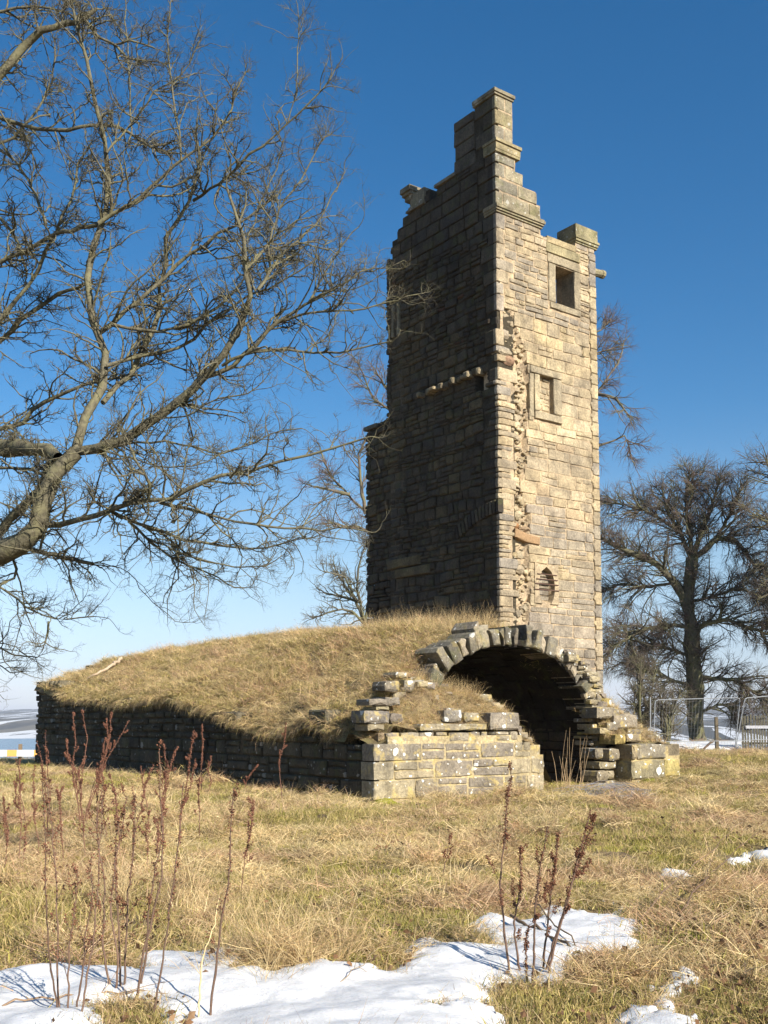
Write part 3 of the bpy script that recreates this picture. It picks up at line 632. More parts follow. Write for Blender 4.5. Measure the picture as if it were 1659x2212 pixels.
# mouldings, caps and parapet
def moulding(name, a0, a1, z0, h, prof, col, P=A, da=L, n=-S, depth=.5, mat=M_TOP):
    m = MB(); z = z0
    for (f, o) in prof:
        m.box(P + da * (a0 - o * .6) + UP * z + n * o, da * (a1 - a0 + o * 1.2), -n * (depth + o), UP * (h * f - .002), col, jit=.003); z += h * f
    return m.build(name, mat, TOWER)
moulding('string_course', .0, 1.86, 16.47, .26, [(.25, .03), (.25, .07), (.3, .11), (.2, .09)], (.33, .29, .2))
moulding('string_course', .0, .92, 18.33, .38, [(.2, .05), (.55, .06), (.25, .11)], (.37, .32, .2))
moulding('cap_stone', -.03, .72, 20.11, .17, [(.4, .03), (.6, .07)], (.30, .27, .2), depth=.95)
moulding('parapet_block', 3.34, 4.28, 16.46, .6, [(.1, .03), (.13, .07), (.13, .1), (.64, .05)], (.33, .30, .19), depth=.75)
moulding('coping', 1.85, 2.78, 18.36, .1, [(1, .06)], (.25, .22, .17), da=S, n=-L, depth=.5)
moulding('parapet_block', 3.36, 4.06, 18.14, .5, [(.15, .08), (.85, .03)], (.28, .25, .18), da=S, n=-L, depth=.6)
moulding('coping', 4.0, 4.28, 18.5, .42, [(.35, .06), (.25, .14), (.4, .2)], (.28, .25, .18), da=S, n=-L, depth=.6)
moulding('coping', 3.36, 4.16, 18.07, .07, [(1, .1)], (.25, .22, .17), da=S, n=-L, depth=.5)
moulding('ledge_stone', 5.95, 6.6, 11.36, .13, [(1, .07)], (.2, .18, .14), da=S, n=-L, depth=.6, mat=M_DARK)
P = np.array([[A + L * a_ + S * .25 + UP * z_ for a_, z_ in ((4.1, 15.86), (4.3, 15.86), (4.6, 15.88), (4.76, 15.9), (4.78, 15.9), (4.88, 15.9), (4.885, 15.9))]])
V, Q = tubes(P, np.array([[.15, .145, .125, .115, .14, .14, .02]]), 10); obj('waterspout', mesh('waterspout', V - A, [Q], M_TOP, (.33, .30, .2)), TOWER)
tb = stone([(.58, 6.86), (1.05, 6.76), (1.58, 6.72), (1.6, 6.94), (1.1, 7.0), (.6, 7.12)], A, L, -S, .06, .35, (.30, .19, .10), .02)
o = obj('timber_beam', mesh('timber_beam', tb['V'] - A, [tb['q'], tb['t']], M_WOOD, tb['col']), TOWER); o['label'] = 'orange brown decayed beam end set in the wall scar'
for (s0, s1) in ((SLIT[0] - .12, SLIT[0]), (SLIT[1], SLIT[1] + .12)): tstone('jamb', s0, s1, SLIT[2] - .1, SLIT[3] + .1, .06, .3, (.3, .27, .2), M_DARK, S, -L)

# ------------------------------------------------------------------ vaulted undercroft
VAULT = thing('vaulted_undercroft', C0, 'long low ruined stone vault under turf with a broken arched mouth', 'ruin')
wtop = lambda s: np.interp(s, [0, .9, 1.0, 1.5, 1.52, 2.2, 2.25, 3.2, 4.6, 4.95, 5.0, 5.7, 6.5, 7.5, 8.3, 9.3, 10.4, 11.65, 13.5, 16.0, 16.4, 17, 18.2, 18.3, 18.8], [1.14, 1.14, 1.2, 1.3, 1.5, 1.5, 1.4, 1.38, 1.4, 1.5, 1.76, 1.76, 1.86, 2.05, 2.15, 2.1, 2.06, 2.18, 2.12, 2.2, 2.5, 2.56, 2.6, 2.78, 2.8])
ftop = lambda t: np.interp(t, [0, .3, .35, 1.0, 2.85, 2.87, 3.66, 3.68, 4.15, 4.2, 4.4], [1.16, 1.17, 1.36, 1.38, 1.38, 1.38, 1.38, 1.2, 1.12, .96, .95])
V, F, C = slab(C0, S, -L, .06, 18.75, -.3, 2.9, lambda s, z: z < wtop(s) - .05, lambda a, z: .05 + 0 * a, 1.2, .12, (.10, .085, .06), 11)  # core colour darkened along with the shaded side wall
obj('wall_core', mesh('wall_core', rel(V, VAULT), [F], M_MORT, C), VAULT)
V, F, C = slab(C0, L, -S, .12, 4.3, -.33, 1.7, lambda s, z: z < ftop(s) - .06, lambda a, z: .008 + 0 * a, .75, .1, (.50, .42, .26), 12)
obj('wall_core', mesh('wall_core', rel(V, VAULT), [F], m_stone('yellow_lime_mortar', lichen=.6, pale=.3), C), VAULT)
V, F, C = slab(C0, L, -S, 7.06, 8.72, -.35, 1.2, lambda s, z: z < 1.0 - .2 * (s > 8.3), lambda a, z: .04 + 0 * a, .7, .1, (.44, .36, .2), 13)
obj('wall_core', mesh('wall_core', rel(V, VAULT), [F], M_MORT, C), VAULT)
V, F, C = slab(C0 + L * 8.72, S, L, .05, 18.7, -.37, 1.6, lambda s, z: z < 1.0 + .4 * sstep(1, 4, s), lambda a, z: 0 * a, .6, .3, (.2, .17, .12), 14)
obj('wall_core', mesh('wall_core', rel(V, VAULT), [F], M_MORT, C), VAULT)
V, F, C = slab(C0 + S * 18.72, L, S, .05, 8.6, -.39, 2.7, lambda s, z: z < 2.5, lambda a, z: 0 * a, .5, .3, (.2, .17, .12), 15)
obj('wall_core', mesh('wall_core', rel(V, VAULT), [F], M_MORT, C), VAULT)
SV = []
# corner quoins of the front wall
cq = [(-.2, .14, .9, .5), (.14, .5, .95, .4), (.5, .84, .45, .42), (.84, 1.165, 1.1, .38)]
for (z0, z1, la, ls) in cq:
    s = stone(rect(-.01, la - .01, z0 + .008, z1 - .008, .01), C0, L, -S, .02, ls, np.array(random.choice(FRONT)), .014); s['m'] = 0; SV.append(s)
def cql(z0, z1, k):
    m = .4
    for q in cq:
        if q[0] < z1 - .02 and q[1] > z0 + .02: m = q[k]
    return m
for (z0, z1) in [(-.2, .14), (.14, .5), (.5, .84), (.84, 1.17)]:
    SV += courses(z0, z1, z1 - z0, z1 - z0, lambda a, b: [(cql(a, b, 2), 4.32 if b < 1.0 else 3.95)], C0, L, -S, FRONT + [(.44, .38, .26)], .4, .85, 0, split=.22, wav=0, seed=int(z0 * 100), prot=(.0, .022), joint=.03, jit=.028, depth=.15, ch=.014)
SV += courses(1.17, 1.38, .2, .21, lambda a, b: [(.3, 2.82), (3.0, 3.6)], C0, L, -S, FRONT, .22, .45, 0, split=.2, wav=0, prot=(-.06, .03), joint=.03, jit=.03, depth=.3)
for (t0, t1, z0, z1, o, c) in [(1.08, 2.03, 1.39, 1.52, .03, (.42, .37, .27)), (2.06, 2.8, 1.40, 1.52, -.02, (.38, .34, .25)), (1.76, 2.2, 1.56, 1.79, -.1, (.28, .26, .23)), (2.3, 2.7, 1.55, 1.74, -.12, (.36, .32, .24)), (2.86, 3.66, 1.385, 1.75, .0, (.30, .27, .23)),
                               (-.12, .46, 1.53, 1.77, -.12, (.24, .22, .2)), (-.02, .36, 1.40, 1.52, -.14, (.32, .28, .2)), (.02, .44, 1.86, 1.99, -.15, (.27, .24, .2)), (.5, .85, 1.86, 2.03, -.3, (.30, .27, .23)), (.55, .85, 1.53, 1.72, -.2, (.24, .21, .18)), (.2, .45, 1.2, 1.36, -.12, (.36, .28, .18)), (.2, .5, 1.78, 1.85, -.18, (.4, .36, .24)),
                               (1.9, 2.05, 1.95, 2.1, -.6, (.4, .38, .33)), (3.75, 4.1, 1.2, 1.34, -.2, (.3, .26, .2)), (.75, 1.1, 2.15, 2.35, -.65, (.2, .18, .15)), (1.3, 1.8, 2.15, 2.4, -.75, (.36, .34, .3))]:
    s = stone(rect(t0, t1, z0, z1, .03), C0, L, -S, o, .45, c, .035, .02); s['m'] = 0; SV.append(s)
# wing at the right of the arch
for (t0, t1, z0, z1, o, c) in [(7.02, 8.15, .28, .7, .03, (.30, .27, .18)), (8.17, 8.7, .3, .7, .01, (.42, .36, .16)), (7.22, 8.2, .73, 1.06, .03, (.30, .27, .21)), (7.02, 7.2, .73, 1.06, .05, (.36, .3, .2)), (8.5, 8.78, .3, 1.06, -.06, (.36, .31, .23)), (7.02, 8.7, -.15, .26, 0, (.3, .26, .18)),
                               (6.34, 6.6, .74, .98, -.42, (.26, .23, .18)), (6.63, 6.98, .70, .97, -.28, (.33, .29, .22)), (6.42, 6.95, .52, .68, -.36, (.38, .34, .24)), (6.3, 6.66, .25, .49, -.33, (.36, .31, .22)), (6.69, 6.93, .3, .48, -.4, (.42, .37, .27)), (6.2, 6.6, -.1, .22, -.3, (.3, .27, .2)), (6.62, 6.95, -.1, .26, -.38, (.26, .24, .18)), (6.75, 7.1, 1.06, 1.28, -.2, (.38, .3, .12)), (7.2, 7.7, 1.1, 1.28, -.25, (.36, .3, .2)),
                               (6.5, 7.25, 1.62, 1.88, -.5, (.28, .25, .2)), (6.95, 7.75, 1.4, 1.72, -.4, (.33, .29, .23)), (6.55, 7.0, 1.28, 1.42, -.45, (.4, .34, .22)), (7.35, 7.8, 1.2, 1.4, -.35, (.25, .22, .18)), (7.0, 7.35, 1.86, 2.1, -.8, (.4, .32, .13)), (8.1, 8.4, 1.1, 1.25, -.4, (.3, .26, .2)), (7.8, 8.3, 1.32, 1.5, -.7, (.26, .23, .19))]:
    s = stone(rect(t0, t1, z0, z1, .03), C0, L, -S, o, .5, c, .035, .02); s['m'] = 0; SV.append(s)
SV += courses(1.0, 2.25, .1, .22, lambda a, b: [(6.62 + .0 * a, 6.62 + max(.0, (2.5 - b) * 1.05))], C0 + S * .78, L, -S, FRONT + [(.36, .30, .13)], .15, .45, 0, split=.3, wav=.05, prot=(-.1, .12), joint=.04, jit=.04, depth=.5, ch=.02, seed=3)
# long shaded side wall
for q in cq: pass
def w_spans(z0, z1):
    xs = np.arange(0, 18.8, .1); ok = wtop(xs) > z1 - .07; out = []; st = None
    for x, k in zip(xs, ok):
        if k and st is None: st = x
        if not k and st is not None: out.append((st, x)); st = None
    if st is not None: out.append((st, 18.8))
    c = cql(z0, z1, 3); r_ = []
    for a, b in out:
        a = max(a, c if z1 < 1.2 else .02)
        if b - a > .15: r_.append((a, b))
    return r_
SLOTW = (4.95, 5.1, .9, 1.72)
for z0, z1 in [(-.15, .2), (.2, .5), (.5, .84), (.84, 1.15)]:
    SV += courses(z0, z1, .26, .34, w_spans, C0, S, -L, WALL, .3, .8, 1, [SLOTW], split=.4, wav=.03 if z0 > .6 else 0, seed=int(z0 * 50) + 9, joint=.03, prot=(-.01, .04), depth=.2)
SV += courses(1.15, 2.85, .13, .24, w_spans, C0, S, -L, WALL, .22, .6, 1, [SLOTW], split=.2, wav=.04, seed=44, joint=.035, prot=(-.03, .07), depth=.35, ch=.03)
for (s0, s1, z0, z1, o) in [(1.5, 2.2, 1.5, 1.81, .05), (2.3, 2.8, 1.33, 1.5, -.1), (5.08, 5.72, 1.45, 1.78, .08)] + [(x, x + .22, 2.62, 2.82, .04) for x in (16.6, 16.95, 17.35, 17.75, 18.2)]:
    s = stone(rect(s0, s1, z0, z1, .02), C0, S, -L, o, .5, (.2, .18, .13), .03); s['m'] = 1; SV.append(s)
# arch ring
def arch(t):
    x = np.clip(np.abs((np.asarray(t, float) - 4.4) / 2.45), 0, 1); return .87 + 2.35 * (1 - x ** 2.3) ** (1 / 2.3)
ph = np.linspace(0, math.pi, 200); px_ = 4.4 - 2.45 * np.sign(np.cos(ph)) * np.abs(np.cos(ph)) ** (2 / 2.3); pz_ = .87 + 2.35 * np.sin(ph) ** (2 / 2.3)
arc = np.concatenate([[0], np.cumsum(np.hypot(np.diff(px_), np.diff(pz_)))])
VS = []; u = .1
while u < arc[-1] - .02:
    f = u / arc[-1]; wd = random.uniform(.13, .29) if f < .55 else random.uniform(.13, .27)
    if .50 < f < .533: u += .2; continue
    xa, za = np.interp(u, arc, px_), np.interp(u, arc, pz_); xb, zb = np.interp(u + wd, arc, px_), np.interp(u + wd, arc, pz_)
    mid = np.array([(xa + xb) / 2, (za + zb) / 2]); tg = np.array([xb - xa, zb - za]); tg /= np.linalg.norm(tg); nr = np.array([-tg[1], tg[0]])
    ln = (random.uniform(.30, .52) if f < .55 else random.uniform(.26, .42)) ; g = .012 + (.012 if f < .5 else 0)
    tilt = random.uniform(-.06, .06) * tg; jj = lambda: rng.uniform(-.042, .042, 2)
    p0 = np.array([xa, za]) + tg * g + jj(); p1 = np.array([xb, zb]) - tg * g + jj()
    pts = [p0, (p0 + p1) / 2 + jj() * .5, p1, p1 + nr * ln * .55 + jj(), p1 + nr * ln + tilt + tg * .02 + jj(), (p0 + p1) / 2 + nr * (ln + .02) + tilt, p0 + nr * ln + tilt - tg * .02 + jj(), p0 + nr * ln * .5 + jj()]
    pts = [tuple(p) for p in pts][::-1]
    s = stone(pts, C0 + S * 1.0, L, -S, random.uniform(0, .16) if f < .52 else random.uniform(.02, .16), .75, (.82 if f < .55 else 1.1) * np.array(random.choice([(.24, .225, .19), (.30, .275, .22), (.19, .18, .155), (.34, .30, .24)])) * random.uniform(.75, 1.2), .02, .01)
    s['m'] = 2; s['size'] *= 50; VS.append(s); u += wd
vm = [M_FRONT, M_WALL, M_VOUS]
for s in VS:
    V = s['V']; c0 = V.mean(0); obj('voussoir', mesh('voussoir', V - c0, [s['q'][:, ::-1] if False else s['q'], s['t']], M_VOUS, s['col']), VAULT, tuple(c0 - C0))
# haunch rubble beside the right of the ring and left springing
for _ in range(46):
    f = random.random(); u = arc[-1] * random.uniform(.68, .99); x, z = np.interp(u, arc, px_), np.interp(u, arc, pz_)
    r_ = random.uniform(.3, .6); dx = (x - 4.4) / 2.5; t_ = x + r_ * max(dx, .4); z_ = max(z + r_ * .35, .4)
    if t_ > 8.2: continue
    s = stone(rect(t_ - random.uniform(.1, .25), t_ + random.uniform(.08, .2), z_ - .06, z_ + random.uniform(.03, .09), .04), C0 + S * 1.0, L, -S, random.uniform(.0, .25), .5, np.array(random.choice(FRONT)), .03, .03); s['m'] = 0; SV.append(s)
for _ in range(26):
    t_ = random.uniform(1.3, 1.95); z_ = random.uniform(1.4, 2.5)
    s = stone(rect(t_ - .15, t_ + .12, z_ - .06, z_ + .07, .04), C0 + S * 1.0, L, -S, random.uniform(.0, .15), .5, np.array(random.choice(FRONT)), .03, .03); s['m'] = 0; SV.append(s)
RUB = []
def rubble(n, t0, t1, s0, s1, zf, wmax):
    for _ in range(n):
        t_ = random.uniform(t0, t1); s_ = random.uniform(s0, s1); z_ = float(zf(t_, s_)); w = random.uniform(.05, wmax); h = w * random.uniform(.35, .8); az = random.uniform(-.5, .5); da = L * math.cos(az) + S * math.sin(az); nr = -S * math.cos(az) + L * math.sin(az)
        s = stone(rect(-w, w, -h * .4, h * 1.2, .04), C0 + L * t_ + S * s_ + UP * z_, da, nr, w * .6, w * 1.6, np.array(random.choice(FRONT)) * random.uniform(.8, 1.15), .02, .02); s['m'] = 0; RUB.append(s)
emit(SV, VAULT, 'stone', vm, 272, 'rubble_infill')
# barrel, built of courses seen from inside, coloured near black to deepen the shade
bar = MB(); us = np.arange(0, arc[-1], .27)
for k, u in enumerate(us):
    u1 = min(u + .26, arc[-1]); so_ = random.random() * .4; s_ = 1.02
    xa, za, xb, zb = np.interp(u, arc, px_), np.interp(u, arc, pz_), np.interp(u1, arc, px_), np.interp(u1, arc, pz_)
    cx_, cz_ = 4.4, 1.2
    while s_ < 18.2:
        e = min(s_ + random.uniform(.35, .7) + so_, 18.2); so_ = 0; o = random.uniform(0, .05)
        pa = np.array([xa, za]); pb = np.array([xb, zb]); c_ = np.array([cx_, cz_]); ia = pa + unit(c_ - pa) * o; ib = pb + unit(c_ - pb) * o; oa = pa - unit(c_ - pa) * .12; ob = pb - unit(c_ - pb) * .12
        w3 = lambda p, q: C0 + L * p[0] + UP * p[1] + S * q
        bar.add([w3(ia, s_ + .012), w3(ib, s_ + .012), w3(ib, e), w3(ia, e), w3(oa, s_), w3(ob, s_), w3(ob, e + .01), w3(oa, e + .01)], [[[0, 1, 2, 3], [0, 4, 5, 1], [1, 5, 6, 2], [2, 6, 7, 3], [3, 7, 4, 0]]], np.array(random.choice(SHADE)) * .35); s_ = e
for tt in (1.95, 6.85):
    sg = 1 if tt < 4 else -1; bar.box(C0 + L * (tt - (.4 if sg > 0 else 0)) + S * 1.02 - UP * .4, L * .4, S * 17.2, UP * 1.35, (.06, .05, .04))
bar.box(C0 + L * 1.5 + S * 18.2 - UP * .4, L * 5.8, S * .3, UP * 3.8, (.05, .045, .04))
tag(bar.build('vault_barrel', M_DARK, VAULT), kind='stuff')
# inner jamb stones at the right of the opening
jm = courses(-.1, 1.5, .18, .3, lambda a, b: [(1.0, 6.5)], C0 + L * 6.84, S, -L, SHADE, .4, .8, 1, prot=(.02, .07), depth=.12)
jb = MB()
for s in jm: jb.add(s['V'], [s['q'], s['t']], s['col'])
tag(jb.build('inner_wall_stones', M_DARK, VAULT), kind='stuff')

# ------------------------------------------------------------------ turf mound over the vault
crest = lambda s: np.interp(s, [-1, 1, 1.7, 2.6, 6, 9.6, 13.5, 17, 18.8, 20], [3.4, 3.58, 3.76, 3.86, 4.02, 4.16, 4.1, 4.0, 3.95, 3.6])
eave = lambda s: np.interp(s, [0, 1, 1.5, 2.2, 3, 4.6, 5.3, 7, 8.3, 10.4, 13.5, 16, 16.6, 18.8, 20], [1.25, 1.35, 1.5, 1.6, 1.42, 1.45, 1.72, 1.95, 2.17, 2.1, 2.16, 2.25, 2.5, 2.72, 2.6])
def mound_z(t, s):
    t = np.asarray(t, float); s = np.asarray(s, float)
    tl = np.clip(t / 4.4, 0, 1); tr_ = np.clip((8.8 - t) / 4.4, 0, 1)
    er = np.interp(s, [0, 1, 3, 6, 19], [1.0, 1.15, 1.4, 1.6, 1.8])
    zl = eave(s) + (crest(s) - eave(s)) * (1 - (1 - tl) ** (1.32 + .48 * sstep(11, 17, s))); zr = er + (crest(s) - er) * (1 - (1 - tr_) ** (1.35 + .3 * sstep(1, 4, s)))
    z = np.where(t < 4.4, zl, zr)
    b = .22 * fbm(t * .9, s * .9, 61, 3) + .13 * fbm(t * 3.1, s * 3.1, 65, 2)
    return z - .14 * sstep(.3, 2, t) + b * (.35 + .65 * sstep(0, .5, t))
def sheet(name, t0, t1, nt, s0, s1, ns, zf, mat, cut=None):
    tg = np.linspace(t0, t1, nt); sg = np.linspace(s0, s1, ns); T, S_ = np.meshgrid(tg, sg, indexing='ij'); Z = zf(T, S_)
    V = C0 + T[..., None] * L + S_[..., None] * S + (Z[..., None]) * UP
    idx = np.arange(nt * ns).reshape(nt, ns); Q = np.stack([idx[:-1, :-1], idx[1:, :-1], idx[1:, 1:], idx[:-1, 1:]], -1).reshape(-1, 4)
    if cut is not None: Q = Q[~cut(T.reshape(-1)[Q].mean(1), S_.reshape(-1)[Q].mean(1))]
    o = obj(name, mesh(name, V.reshape(-1, 3), [Q], mat, None, True)); return o
def mz(t, s):
    z = mound_z(t, s); return np.where(t < 0, z - .18, np.where(t > 8.78, z - .6, z))
tag(sheet('turf_mound', -.09, 8.9, 90, .82, 18.85, 170, mz, mg, lambda t, s: (t > 1.85) & (t < 7.0) & (s < 1.38)), 'rounded turf covered mound over the vault', None, None, 'structure')
gbank = lambda t: np.interp(t, [0, .7, 1.3, 1.75, 1.98, 2.4, 3.5, 4.1, 4.4, 4.6], [1.45, 2.0, 2.45, 2.72, 2.35, 2.22, 2.02, 1.8, 1.5, .9])
fbank = lambda t: np.interp(t, [0, .3, .5, 1.0, 1.7, 2.8, 3.6, 3.75, 4.15, 4.3, 4.6], [1.1, 1.2, 1.5, 1.4, 1.5, 1.52, 1.5, 1.2, 1.05, .8, .3])
def bank_z(t, s):
    k = sstep(.0, 1.0, s - .05); z = lerp(fbank(t), gbank(t), k)
    inside = (t > 1.93); z = np.where(inside & (s > 1.15), lerp(z, .1, sstep(1.15, 2.6, s)), z)
    z = z + .1 * fbm(t * 2.2, s * 2.2, 71, 3) * sstep(0, .3, s)
    return np.where((t < 1.93) & (s > .6), np.minimum(z, mound_z(t, np.maximum(s, .85)) - .04), z)
tag(sheet('turf_bank', .02, 4.6, 60, .06, 2.7, 36, bank_z, mg), 'slope of rubble and dry grass below the left of the arch', None, None, 'structure')
def bank2_z(t, s):
    z = lerp(np.interp(t, [6.7, 6.9, 7, 8.4, 8.9], [.95, 1.05, 1.02, 1.0, .7]), np.interp(t, [6.7, 7, 7.5, 8.2, 8.9], [1.7, 2.1, 1.9, 1.45, 1.0]), sstep(.1, 1.1, s))
    return z + .12 * fbm(t * 2.6, s * 2.6, 81, 3)
tag(sheet('turf_bank', 6.75, 8.9, 40, .3, 1.6, 22, bank2_z, mg), 'grassy rubble slope right of the arch above the wing wall', None, None, 'structure')

rubble(30, .4, 4.2, .3, 1.15, bank_z, .16); rubble(46, 6.85, 8.6, .4, 1.5, bank2_z, .18); emit(RUB, VAULT, 'rubble_stone', vm, 64, 'rubble_stone')

# ------------------------------------------------------------------ bare trees
def resample(pts, k):
    pts = np.asarray(pts, float); d = np.concatenate([[0], np.cumsum(np.linalg.norm(np.diff(pts, axis=0), axis=1))]); u = np.linspace(0, d[-1], k)
    return np.stack([np.interp(u, d, pts[:, i]) for i in range(3)], 1), d[-1]
def spawn(P, Rd, cnt, lr, ang, k, wob, up, rr, umin=.12, tipr=.35, plane=None, lenfall=.6, tip=True):
    """children along polylines P (N,K,3); cnt per parent array; returns arrays"""
    N, K, _ = P.shape; par = np.repeat(np.arange(N), cnt); M = len(par)
    if M == 0: return np.zeros((0, k, 3)), np.zeros((0, k))
    u = rng.uniform(umin, 1, M)
    if tip:
        first = np.searchsorted(par, np.arange(N)); ok = (cnt > 0); u[first[ok]] = 1.0
    f = u * (K - 1); i0 = np.minimum(f.astype(int), K - 2); fr = (f - i0)[:, None]
    S0 = P[par, i0] * (1 - fr) + P[par, i0 + 1] * fr; T = unit(P[par, i0 + 1] - P[par, i0]); r0 = Rd[par, i0] * (1 - fr[:, 0]) + Rd[par, i0 + 1] * fr[:, 0]
    a = rng.uniform(ang[0], ang[1], M); a = np.where(u > .995, rng.uniform(0, .3, M), a)
    rv = rng.normal(0, 1, (M, 3)); pr = unit(rv - (rv * T).sum(1, keepdims=True) * T)
    D = np.cos(a)[:, None] * T + np.sin(a)[:, None] * pr; D[:, 2] += up; D = unit(D)
    plen = np.linalg.norm(np.diff(P, axis=1), axis=2).sum(1)[par]
    ln = rng.uniform(lr[0], lr[1], M) * (1 - lenfall * u)
    out = np.zeros((M, k, 3)); out[:, 0] = S0; st = (ln / (k - 1))[:, None]
    for j in range(1, k):
        D = D + rng.normal(0, wob, (M, 3)); D[:, 2] += up * .35; D = unit(D); out[:, j] = out[:, j - 1] + D * st
    rb = np.minimum(r0 * .75, rr[1] * rng.uniform(.7, 1.1, M) * (ln / lr[1]) ** .6 + rr[0]); tp = np.linspace(1, tipr, k)
    return out, rb[:, None] * tp[None]
def bare_tree(name, base, limbs, label, group, spec, barkcol, twigcol, mat=M_BARK, cat='tree', K=14):
    """limbs: list of (points world, r0, r1, is_trunk)"""
    root = thing(name, base, label, cat, group)
    P = []; Rd = []; cn = []; tr = MB()
    for (pts, r0, r1, seg) in limbs:
        q, ln = resample(pts, K); n_ = len(q)
        jit = rng.normal(0, 1, q.shape) * min(.02 * ln / K * 3, .05); jit[0] = 0; q = q + jit
        rad = np.linspace(r0, r1, K); P.append(q); Rd.append(rad); cn.append(ln * spec['per_m'])
        if seg:
            V, Q = tubes(q[None], (rad * (1 + .12 * rng.normal(0, 1, K)))[None], 10); tr.add(V, [Q], barkcol)
    P = np.array(P); Rd = np.array(Rd); br = MB()
    nts = [i for i, l in enumerate(limbs) if not l[3]]
    if nts: V, Q = tubes(P[nts], Rd[nts] * (1 + .08 * rng.normal(0, 1, (len(nts), K))), 7); br.add(V, [Q], barkcol)
    cnt = np.maximum(1, np.round(np.array(cn))).astype(int)
    sp = spec['levels']; cur, cr_ = spawn(P, Rd, cnt, **sp[0][1]); levels = [(cur, cr_, 5)]
    for (m_, kw, ns_) in [(x[0], x[1], x[2]) for x in sp[1:]]:
        c_ = rng.poisson(m_, len(cur)); c_ = np.maximum(c_, 1); cur, cr_ = spawn(cur, cr_, c_, **kw); levels.append((cur, cr_, ns_))
    for i, (c_, r_, ns_) in enumerate(levels):
        V, Q = tubes(c_, r_, ns_); f = i / max(1, len(levels) - 1)
        cc = np.array(barkcol) * (1 - f) + np.array(twigcol) * f; br.add(V, [Q], cc)
    if tr.n: tr.build('trunk', mat, root, True)
    o = br.build('crown', mat, root, True); root['tris'] = br.n
    return root
# --- foreground sycamore, limbs followed from the photograph, each at its own distance
lim = []
def limb(pts, w0, w1, trunk=False):
    """pts: (x, y, distance); w: thickness on the photograph"""
    W = [at(x, y, Y) for x, y, Y in pts]
    lim.append((W, w0 * 1.05 / 2 / 2277 * pts[0][2], w1 * 1.25 / 2 / 2277 * pts[-1][2], trunk))
tb_ = np.array([-5.6, 10.2, 0.0])
lim.append(([tb_ - UP * .3, tb_ + UP * 1.2, tb_ + np.array([.1, .1, 2.4]), tb_ + np.array([.3, .1, 3.2])], .42, .27, True))
lim.append(([tb_ + UP * 2.3, tb_ + np.array([.7, -.1, 2.9]), at(-60, 1215, 10), at(33, 1188, 9.8), at(67, 1167, 9.7), at(90, 1127, 9.7), at(103, 1064, 9.7), at(127, 1014, 9.7), at(165, 975, 9.7)], .2, .062, True))
lim.append(([tb_ + UP * 2.9, tb_ + np.array([.3, .2, 4.5]), tb_ + np.array([.2, .4, 7]), tb_ + np.array([.6, .6, 10.5])], .27, .06, True))
lim.append(([tb_ + UP * 2.6, tb_ + np.array([.5, .5, 3.6]), at(-60, 950, 11), at(0, 962, 10.8), at(60, 965, 10.3), at(115, 976, 9.9), at(140, 990, 9.72)], .15, .055, True))
limb([(165, 975, 9.7), (200, 977, 9.6), (267, 950, 9.5), (333, 904, 9.4), (393, 861, 9.3), (433, 824, 9.2), (469, 790, 9.2), (507, 733, 9.1), (547, 667, 9.1), (557, 627, 9.0), (533, 580, 9.0), (527, 493, 8.9), (487, 400, 8.9)], 24, 5)
limb([(163, 975, 9.7), (167, 937, 9.7), (190, 890, 9.8), (218, 850, 9.9), (222, 790, 10), (220, 733, 10), (195, 667, 10), (193, 600, 10), (213, 500, 10.1), (243, 373, 10.1), (230, 313, 10), (220, 253, 10), (193, 153, 9.9), (170, 73, 9.8), (140, -20, 9.8)], 21, 4)
limb([(222, 870, 9.9), (290, 800, 10.2), (345, 690, 10.3), (353, 590, 10.4), (357, 520, 10.4), (395, 465, 10.5), (417, 433, 10.5), (430, 360, 10.5), (425, 300, 10.6)], 13, 4)
limb([(-80, 1180, 10.6), (0, 1150, 10.4), (30, 1114, 10.3), (67, 1080, 10.2), (93, 1044, 10.1), (110, 1000, 10)], 22, 14)
limb([(100, 1134, 9.7), (133, 1134, 9.5), (183, 1124, 9.3), (230, 1100, 9.1), (260, 1100, 9), (317, 1080, 8.9), (367, 1074, 8.8), (417, 1057, 8.7), (475, 1036, 8.7), (529, 1014, 8.6), (584, 1000, 8.6), (657, 989, 8.5), (729, 967, 8.5), (784, 952, 8.4), (800, 941, 8.4)], 13, 3)
limb([(345, 1085, 8.9), (402, 1101, 8.8), (475, 1120, 8.8), (548, 1130, 8.7), (620, 1141, 8.7), (693, 1145, 8.7), (748, 1141, 8.6), (802, 1149, 8.6)], 7, 2.5)
limb([(232, 1100, 9.1), (277, 1122, 9.1), (340, 1145, 9.1), (402, 1170, 9.1), (475, 1178, 9.1), (566, 1185, 9.1), (620, 1174, 9), (678, 1156, 9)], 8, 2)
limb([(277, 1126, 9.1), (317, 1164, 9.2), (357, 1197, 9.2), (400, 1220, 9.2), (467, 1244, 9.2), (497, 1268, 9.2), (530, 1270, 9.2)], 6, 2)
limb([(320, 1164, 9.2), (402, 1199, 9), (475, 1221, 9), (566, 1225, 8.9), (598, 1210, 8.9)], 4, 2)
limb([(320, 1080, 8.9), (325, 1050, 8.8), (310, 1020, 8.7), (290, 990, 8.7), (280, 960, 8.7)], 8, 3)
limb([(67, 1187, 9.8), (133, 1204, 9.6), (200, 1217, 9.5)], 10, 7)
limb([(200, 1217, 9.5), (245, 1222, 9.5), (283, 1237, 9.5), (310, 1280, 9.5), (350, 1317, 9.5), (383, 1344, 9.5), (420, 1344, 9.5)], 2.2, 1)
limb([(27, 1205, 10), (43, 1237, 10), (17, 1258, 10), (-10, 1262, 10), (0, 1267, 10), (50, 1307, 9.9), (110, 1340, 9.8), (167, 1334, 9.8), (200, 1330, 9.8)], 6, 2)
limb([(105, 1342, 9.8), (103, 1365, 9.8), (97, 1390, 9.8)], 5, 3)
